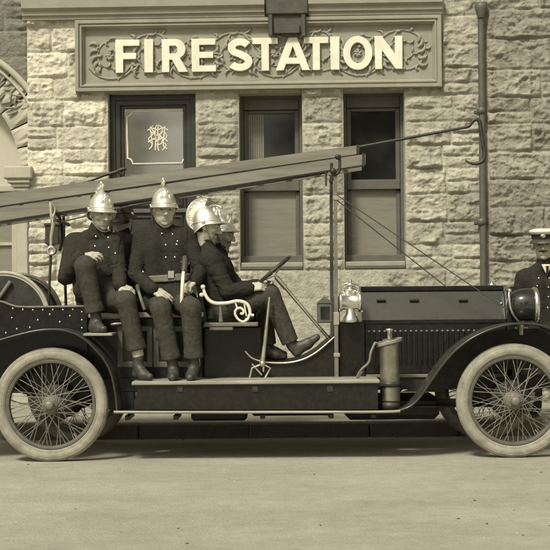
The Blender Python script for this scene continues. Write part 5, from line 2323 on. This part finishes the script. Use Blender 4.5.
    # boots
    if boots:
        for q in 'RL':
            a, h_, t_ = J['ank' + q], J['heel' + q], J['toe' + q]
            kn = J['kn' + q]
            lo_ = Vector([min(a[i], h_[i], t_[i]) for i in range(3)]) - Vector((.12, .12, .12))
            hi_ = Vector([max(a[i], h_[i], t_[i]) for i in range(3)]) + Vector((.12, .12, .22))
            F = Field(lo_, hi_, 0.006)
            sh = a.lerp(kn, 0.30)
            F.cap(sh, a, .043, .037, 0.02)
            F.cap(a, h_, .036, .031, 0.02)
            up_ = (a - h_).normalized()
            md = h_.lerp(t_, 0.55) + up_ * 0.004
            F.cap(h_, md, .031, .034, 0.02)
            F.cap(md, t_, .034, .026, 0.015)
            F.cap(a.lerp(h_, .45), md, .034, .033, 0.03)
            if sole:
                F.plane_cut((0, 0, 1), sole[0 if q == 'R' else 1])
            V, Q = F.mesh()
            V = relax(folds(V, Q, 0.003, seed + 60), Q, 1, .4)
            bt = raw_obj('boot', V, Q, M['boot'], root, None, None, True, fix=False)
            if sole:
                z_ = sole[0 if q == 'R' else 1]
                F = Field(lo_, hi_, 0.006)
                F.cap(h_, md, .036, .040, 0.02)
                F.cap(md, t_, .040, .031, 0.01)
                F.plane_cut((0, 0, 1), z_)
                F.plane_cut((0, 0, -1), -(z_ + .013))
                V, Q = F.mesh()
                raw_obj('sole', V, Q, M['chassis'], bt, None, None, True, fix=False)
            if boot_sheen == q:
                F = Field(lo_, hi_, 0.006)
                F.cap(a.lerp(kn, .04), a.lerp(kn, .34), .043, .049, 0.01)
                V, Q = F.mesh()
                raw_obj('boot_sheen', V, Q, M['shaft_sheen'], bt, None, None, True, fix=False)  # pale sleeve painted in for the bright sheen above the ankle
    if cap:
        r, f, u = fr

        def L(a, b, c):
            return hc + r * (a * face_s) + f * (b * face_s) + u * (c * face_s)
        n = 40

        def ringp(rr_, uu, tilt=0.0, fo=-.008):
            return [L(rr_ * .86 * math.sin(t), rr_ * math.cos(t) + fo, uu + tilt * math.cos(t)) for t in [2 * PI * k / n for k in range(n)]]

        def loft(rings, name, m_, parent):
            mb_ = MB()
            vs = [p for q in rings for p in q]
            fs = [(i * n + k, i * n + (k + 1) % n, (i + 1) * n + (k + 1) % n, (i + 1) * n + k) for i in range(len(rings) - 1) for k in range(n)]
            mb_.add(vs, fs, 0, True)
            mb_.add(rings[-1], [tuple(range(n))])
            return obj(name, mb_, m_, parent, origin=hc)
        cp = loft([ringp(.108, .045), ringp(.109, .060), ringp(.111, .083)], 'cap', M['tunic'], root)
        loft([ringp(.111, .083), ringp(.124, .090, .002), ringp(.134, .102, .004), ringp(.132, .110, .005), ringp(.10, .122, .004), ringp(.05, .127, .002)], 'cap_cover', M['white'], cp)
        mb_ = MB()
        vs, fs = [], []
        m_ = 15
        for j, (e, dz) in enumerate(((0, 0), (.028, -.014), (.052, -.034))):
            for k in range(m_):
                t = math.radians(-68 + 136 * k / (m_ - 1))
                ee = e * math.cos(t) ** .6 if math.cos(t) > 0 else 0
                vs.append(L((.108 + ee) * .86 * math.sin(t), (.108 + ee) * math.cos(t) - .008, .046 + dz))
        for j in range(2):
            for k in range(m_ - 1):
                fs.append((j * m_ + k, j * m_ + k + 1, (j + 1) * m_ + k + 1, (j + 1) * m_ + k))
        mb_.add(vs, fs, 0, True)
        vz = obj('visor', mb_, M['boot'], cp, origin=hc)
        vz.modifiers.new('shell', 'SOLIDIFY').thickness = 0.004
        mb_ = MB()
        t_ = MB().ball((0, 0, 0), (.022, .008, .020), 10, 7)
        t_.map(lambda p: L(p.x, p.y + .103, p.z + .072))
        mb_.add(t_.v, t_.f, 0, True)
        obj('cap_badge', mb_, M['brass'], cp)
    else:
        helmet(root, hc, fr, face_s, M[helmet_mat], tilt=tilt)
    return root, J, TV


CREW = 'firemen riding on the fire engine'
STEP = zpx(380.6, 10.005, 250) + 0.001
FB = zpx(333.3, 10.08, 98) + 0.001

# the fireman at the left with one boot up on the foot board
a_root, aJ, aT = figure(
    'helmeted fireman at the left, crouched forward with one boot raised on the foot board', CREW,
    dict(head=(101.5, 213.5, 10.46), neck=(97.5, 233, 10.50), chest=(94, 256, 10.53), shR=(74, 243, 10.54), shL=(114, 243.5, 10.50),
         elR=(65.5, 277, 10.40), wrR=(80, 257, 10.27), elL=(119, 272, 10.40), wrL=(120, 285.5, 10.26),
         hipR=(90, 298, 10.50), hipL=(108, 299, 10.50), knR=(85, 266, 10.20), knL=(126, 301, 10.17),
         ankR=(96.5, 319, 10.24), ankL=(138.5, 357, 10.20), heelR=(93, 328, 10.26), toeR=(103.5, 329, 10.13), heelL=(137, 374.5, 10.22), toeL=(149.5, 376.5, 10.11)),
    (0.45, -0.88, -0.16), seed=3, hands=(('R', (1, -.15, .15), (0, .55, -.8), .42), ('L', (.75, -.35, -.35), (-.2, .5, -.8), .62)),
    sole=(FB, STEP), buttons=((94.5, 236.5), (107.5, 236.5), (94, 246), (108, 246.5), (115, 252)), tunic='tunic2', face=(.88, 1.15), stubble=True, boot_sheen='L', lean_u=(0.03, 0, 1))

# the fireman in the middle, sitting squarely towards the camera
b_root, bJ, bT = figure(
    'upright helmeted fireman in the middle, hand on thigh, both boots on the step box', CREW,
    dict(head=(164, 209.5, 10.50), neck=(163.5, 229, 10.52), chest=(164, 251, 10.52), shR=(143, 238, 10.53), shL=(186, 237, 10.53),
         elR=(135, 274, 10.42), wrR=(152.5, 289.5, 10.26), elL=(201, 270, 10.44), wrL=(195.5, 280, 10.30),
         hipR=(157, 300, 10.50), hipL=(178, 300, 10.50), knR=(161, 309, 10.14), knL=(191, 308, 10.14),
         ankR=(173, 366, 10.19), ankL=(194, 365, 10.19), heelR=(174.5, 375.5, 10.21), toeR=(172.5, 377.5, 10.05), heelL=(192.5, 375.5, 10.21), toeL=(190, 377.5, 10.05)),
    (0.22, -0.96, -0.10), seed=8, hands=(('R', (.85, -.25, -.45), (-.2, .75, -.6), .32), ('L', (-.55, -.45, -.45), (.3, .6, -.7), .95)),
    sole=(STEP, STEP), face=(1.1, 1.0), belt=(168, 270), buttons=((161, 233), (172, 233), (164.5, 244.5), (179, 240.5), (177, 243), (165, 256.5), (143, 270.5), (176, 256)))

# driver
SEATZ = 0
c_root, cJ, cT = figure(
    'helmeted driver in profile, nearest the camera, gripping the steering wheel', CREW,
    dict(head=(206.5, 226, 10.50), neck=(206, 246, 10.52), chest=(214, 268, 10.53), shR=(210.5, 259, 10.37), shL=(215, 259, 10.69),
         elR=(228, 291, 10.33), wrR=(249, 288.5, 10.37), elL=(238, 289, 10.74), wrL=(257, 285, 10.66),
         hipR=(221, 312, 10.44), hipL=(221, 312, 10.62), knR=(270, 294.5, 10.44), knL=(262, 300, 10.66),
         ankR=(291, 343.5, 10.45), ankL=(268, 346, 10.66), heelR=(297, 352.5, 10.45), toeR=(317, 337.5, 10.45), heelL=(266, 354.5, 10.66), toeL=(284, 357, 10.66)),
    (1.0, -0.06, -0.20), dy=0.05, face_s=0.99, tilt=20, face=(.95, 1.1), stubble=True, coat_dir=(.5, -.8, 0), seed=15, hands=(('R', (1, .05, .25), (.3, .7, -.5), .75), ('L', (1, -.2, .2), (.3, -.7, -.5), .75)),
    tunic='tunic', cuffs=False, moustache=True, lean_u=(0.05, 0, 1))

# passenger beyond the driver
e_root, eJ, eT = figure(
    'helmeted man seated beyond the driver, only his face and peak showing past him', CREW,
    dict(head=(221, 234, 11.02), neck=(219.5, 252, 11.02), chest=(219, 272, 11.03), shR=(219, 264, 10.90), shL=(219, 264, 11.18),
         elR=(228, 292, 10.90), wrR=(246, 294, 10.95), elL=(228, 290, 11.2), wrL=(246, 294, 11.12),
         hipR=(221, 312, 10.97), hipL=(221, 312, 11.13), knR=(258, 300, 10.97), knL=(258, 300, 11.12),
         ankR=(268, 343, 10.97), ankL=(264, 343, 11.10), heelR=(267, 352, 10.97), toeR=(284, 354, 10.97), heelL=(263, 352, 11.10), toeL=(280, 354, 11.10)),
    (1.0, -0.30, -0.22), tilt=19, stubble=True, seed=21, hands=(('R', (1, 0, -.3), (0, 0, -1), .3), ('L', (1, 0, -.3), (0, 0, -1), .3)), cuffs=False, moustache=True, voxel=0.006)

# man on the far bench with his back to the camera
d_root, dJ, dT = figure(
    'fireman with his back turned, half hidden between the left and middle firemen', CREW,
    dict(head=(122, 218, 11.02), neck=(121, 236, 11.0), chest=(121, 256, 11.0), shR=(139, 246, 11.0), shL=(104, 246, 11.0),
         elR=(143, 276, 11.05), wrR=(135, 292, 11.2), elL=(100, 276, 11.05), wrL=(108, 292, 11.2),
         hipR=(130, 300, 11.0), hipL=(112, 300, 11.0), knR=(132, 305, 11.38), knL=(110, 305, 11.38),
         ankR=(132, 358, 11.36), ankL=(110, 358, 11.36), heelR=(132, 366, 11.34), toeR=(132, 368, 11.48), heelL=(110, 366, 11.34), toeL=(110, 368, 11.48)),
    (0.35, 0.93, -0.12), seed=27, hands=(('R', (-.3, 1, -.3), (0, 0, -1), .3), ('L', (.3, 1, -.3), (0, 0, -1), .3)), helmet_mat='iron', voxel=0.006)

for c_ in list(d_root.children):
    for g_ in c_.children:
        if g_.name.startswith('comb'):
            g_.data.materials[0] = M['helmet']
# the officer standing on the pavement
YO = 12.02
f_root, fJ, fT = figure(
    'officer in a white topped peaked cap and double breasted coat standing behind the headlamp', None,
    dict(head=(543.5, 244.5, YO), neck=(545, 264.5, YO + .02), chest=(546, 288, YO + .02), shR=(524, 278, YO + .02), shL=(569, 278, YO + .02),
         elR=(517, 309, YO + .04), wrR=(521, 335, YO - .03), elL=(577, 309, YO + .04), wrL=(573, 335, YO - .03),
         hipR=(536, 334, YO + .02), hipL=(557, 334, YO + .02), knR=(534, 378, YO), knL=(559, 378, YO),
         ankR=(534, 412.5, YO + .03), ankL=(560, 412.5, YO + .03), heelR=(534, 420, YO + .05), toeR=(532, 421.5, YO - .12), heelL=(560, 420, YO + .05), toeL=(563, 421.5, YO - .12)),
    (-0.22, -0.97, -0.08), face_s=1.08, seed=33, hands=(('R', (.1, -.1, -1), (1, 0, .1), .35), ('L', (-.1, -.1, -1), (-1, 0, .1), .35)),
    tilt=0, cap=True, trouser='tunic', sole=(PZ + .002, PZ + .002), cuffs=False, coat_long=True, moustache=True,
    buttons=((539, 277), (549.5, 277), (538, 287), (549, 287), (538, 297), (549, 297), (538, 307.5), (549, 307.5), (538.5, 318)))
# white shirt front and tie
p = pick(fT, 546, 270.5)
mb = MB()
mb.add([p + Vector((-.045, -.006, .045)), p + Vector((.045, -.006, .045)), p + Vector((0, -.016, -.055)), p + Vector((0, -.03, .03))], [(0, 2, 3), (3, 2, 1), (0, 3, 1), (0, 1, 2)])
obj('collar', mb, M['white'], f_root)
mb = MB()
mb.tube([p + Vector((0, -.030, .03)), p + Vector((0, -.032, .0)), p + Vector((0, -.022, -.045))], [.012, .010, .014], 8)
obj('tie', mb, M['tunic'], f_root)

# belt axes
mb = MB()
etube(mb, [(183.5, 272, 10.20), (182.5, 285, 10.17), (181.5, 305, 10.17)], [.013, .014, .012], 8, 3)
hx = obj('hand_axe', mb, M['white'], None, origin=P(183, 280, 10.2))
tag(hx, 'fire axe hanging at the belt of the middle fireman, pale handle down', 'axe')
mb = MB()
etube(mb, [(184.5, 257, 10.30), (184.8, 264, 10.26), (183.6, 273, 10.21)], [.018, .026, .020], 10, 3)
etube(mb, [(180.5, 262, 10.28), (189.5, 264, 10.28)], .012, 8, 0)
obj('axe_pouch', mb, M['boot'], hx)
mb = MB()
etube(mb, [(138.6, 291, 10.14), (141, 299, 10.11), (144.5, 309.5, 10.12)], [.010, .012, .012], 8, 3)
hx2 = obj('hand_axe', mb, M['belt'], None, origin=P(141, 298, 10.12))
tag(hx2, 'short axe handle sloping over the lowered knee of the left fireman', 'axe')
mb = MB()
etube(mb, [(137.5, 286, 10.19), (138.6, 292, 10.14)], [.018, .015], 8, 0)
obj('axe_pouch', mb, M['boot'], hx2)

# =================================================================== LIGHT
SUN_EL, SUN_AZ = math.radians(50), math.radians(-28)   # azimuth measured from the camera side, to the left
sd = bpy.data.lights.new('sun', 'SUN')
sd.energy = SUN_E = 1.5
sd.angle = math.radians(10)
sd.color = (1.0, 0.965, 0.84)
so = bpy.data.objects.new('sun', sd)
COL.objects.link(so)
to_sun = Vector((math.sin(SUN_AZ) * math.cos(SUN_EL), -math.cos(SUN_AZ) * math.cos(SUN_EL), math.sin(SUN_EL)))
so.rotation_euler = to_sun.to_track_quat('Z', 'Y').to_euler()
so.location = to_sun * 30
w = bpy.data.worlds.new('World')
SC.world = w
w.use_nodes = True
nt = w.node_tree
bg = nt.nodes['Background']
sky = nt.nodes.new('ShaderNodeTexSky')
sky.sky_type = 'NISHITA'
sky.sun_disc = False
sky.sun_elevation = SUN_EL
sky.sun_rotation = math.atan2(to_sun.x, to_sun.y)
sky.dust_density = 4.0
bw = nt.nodes.new('ShaderNodeRGBToBW')
nt.links.new(sky.outputs['Color'], bw.inputs['Color'])
mx = nt.nodes.new('ShaderNodeVectorMath')
mx.operation = 'SCALE'
mx.inputs[0].default_value = (1.0, 0.96, 0.79)
nt.links.new(bw.outputs['Val'], mx.inputs['Scale'])
nt.links.new(mx.outputs['Vector'], bg.inputs['Color'])
bg.inputs['Strength'].default_value = 0.06
vs_ = SC.view_settings
vs_.view_transform = 'Standard'
vs_.look = 'None'
vs_.exposure = 1.14
vs_.gamma = 1.0
vs_.use_curve_mapping = False
SC.cycles.max_bounces = 6
SC.cycles.use_denoising = True
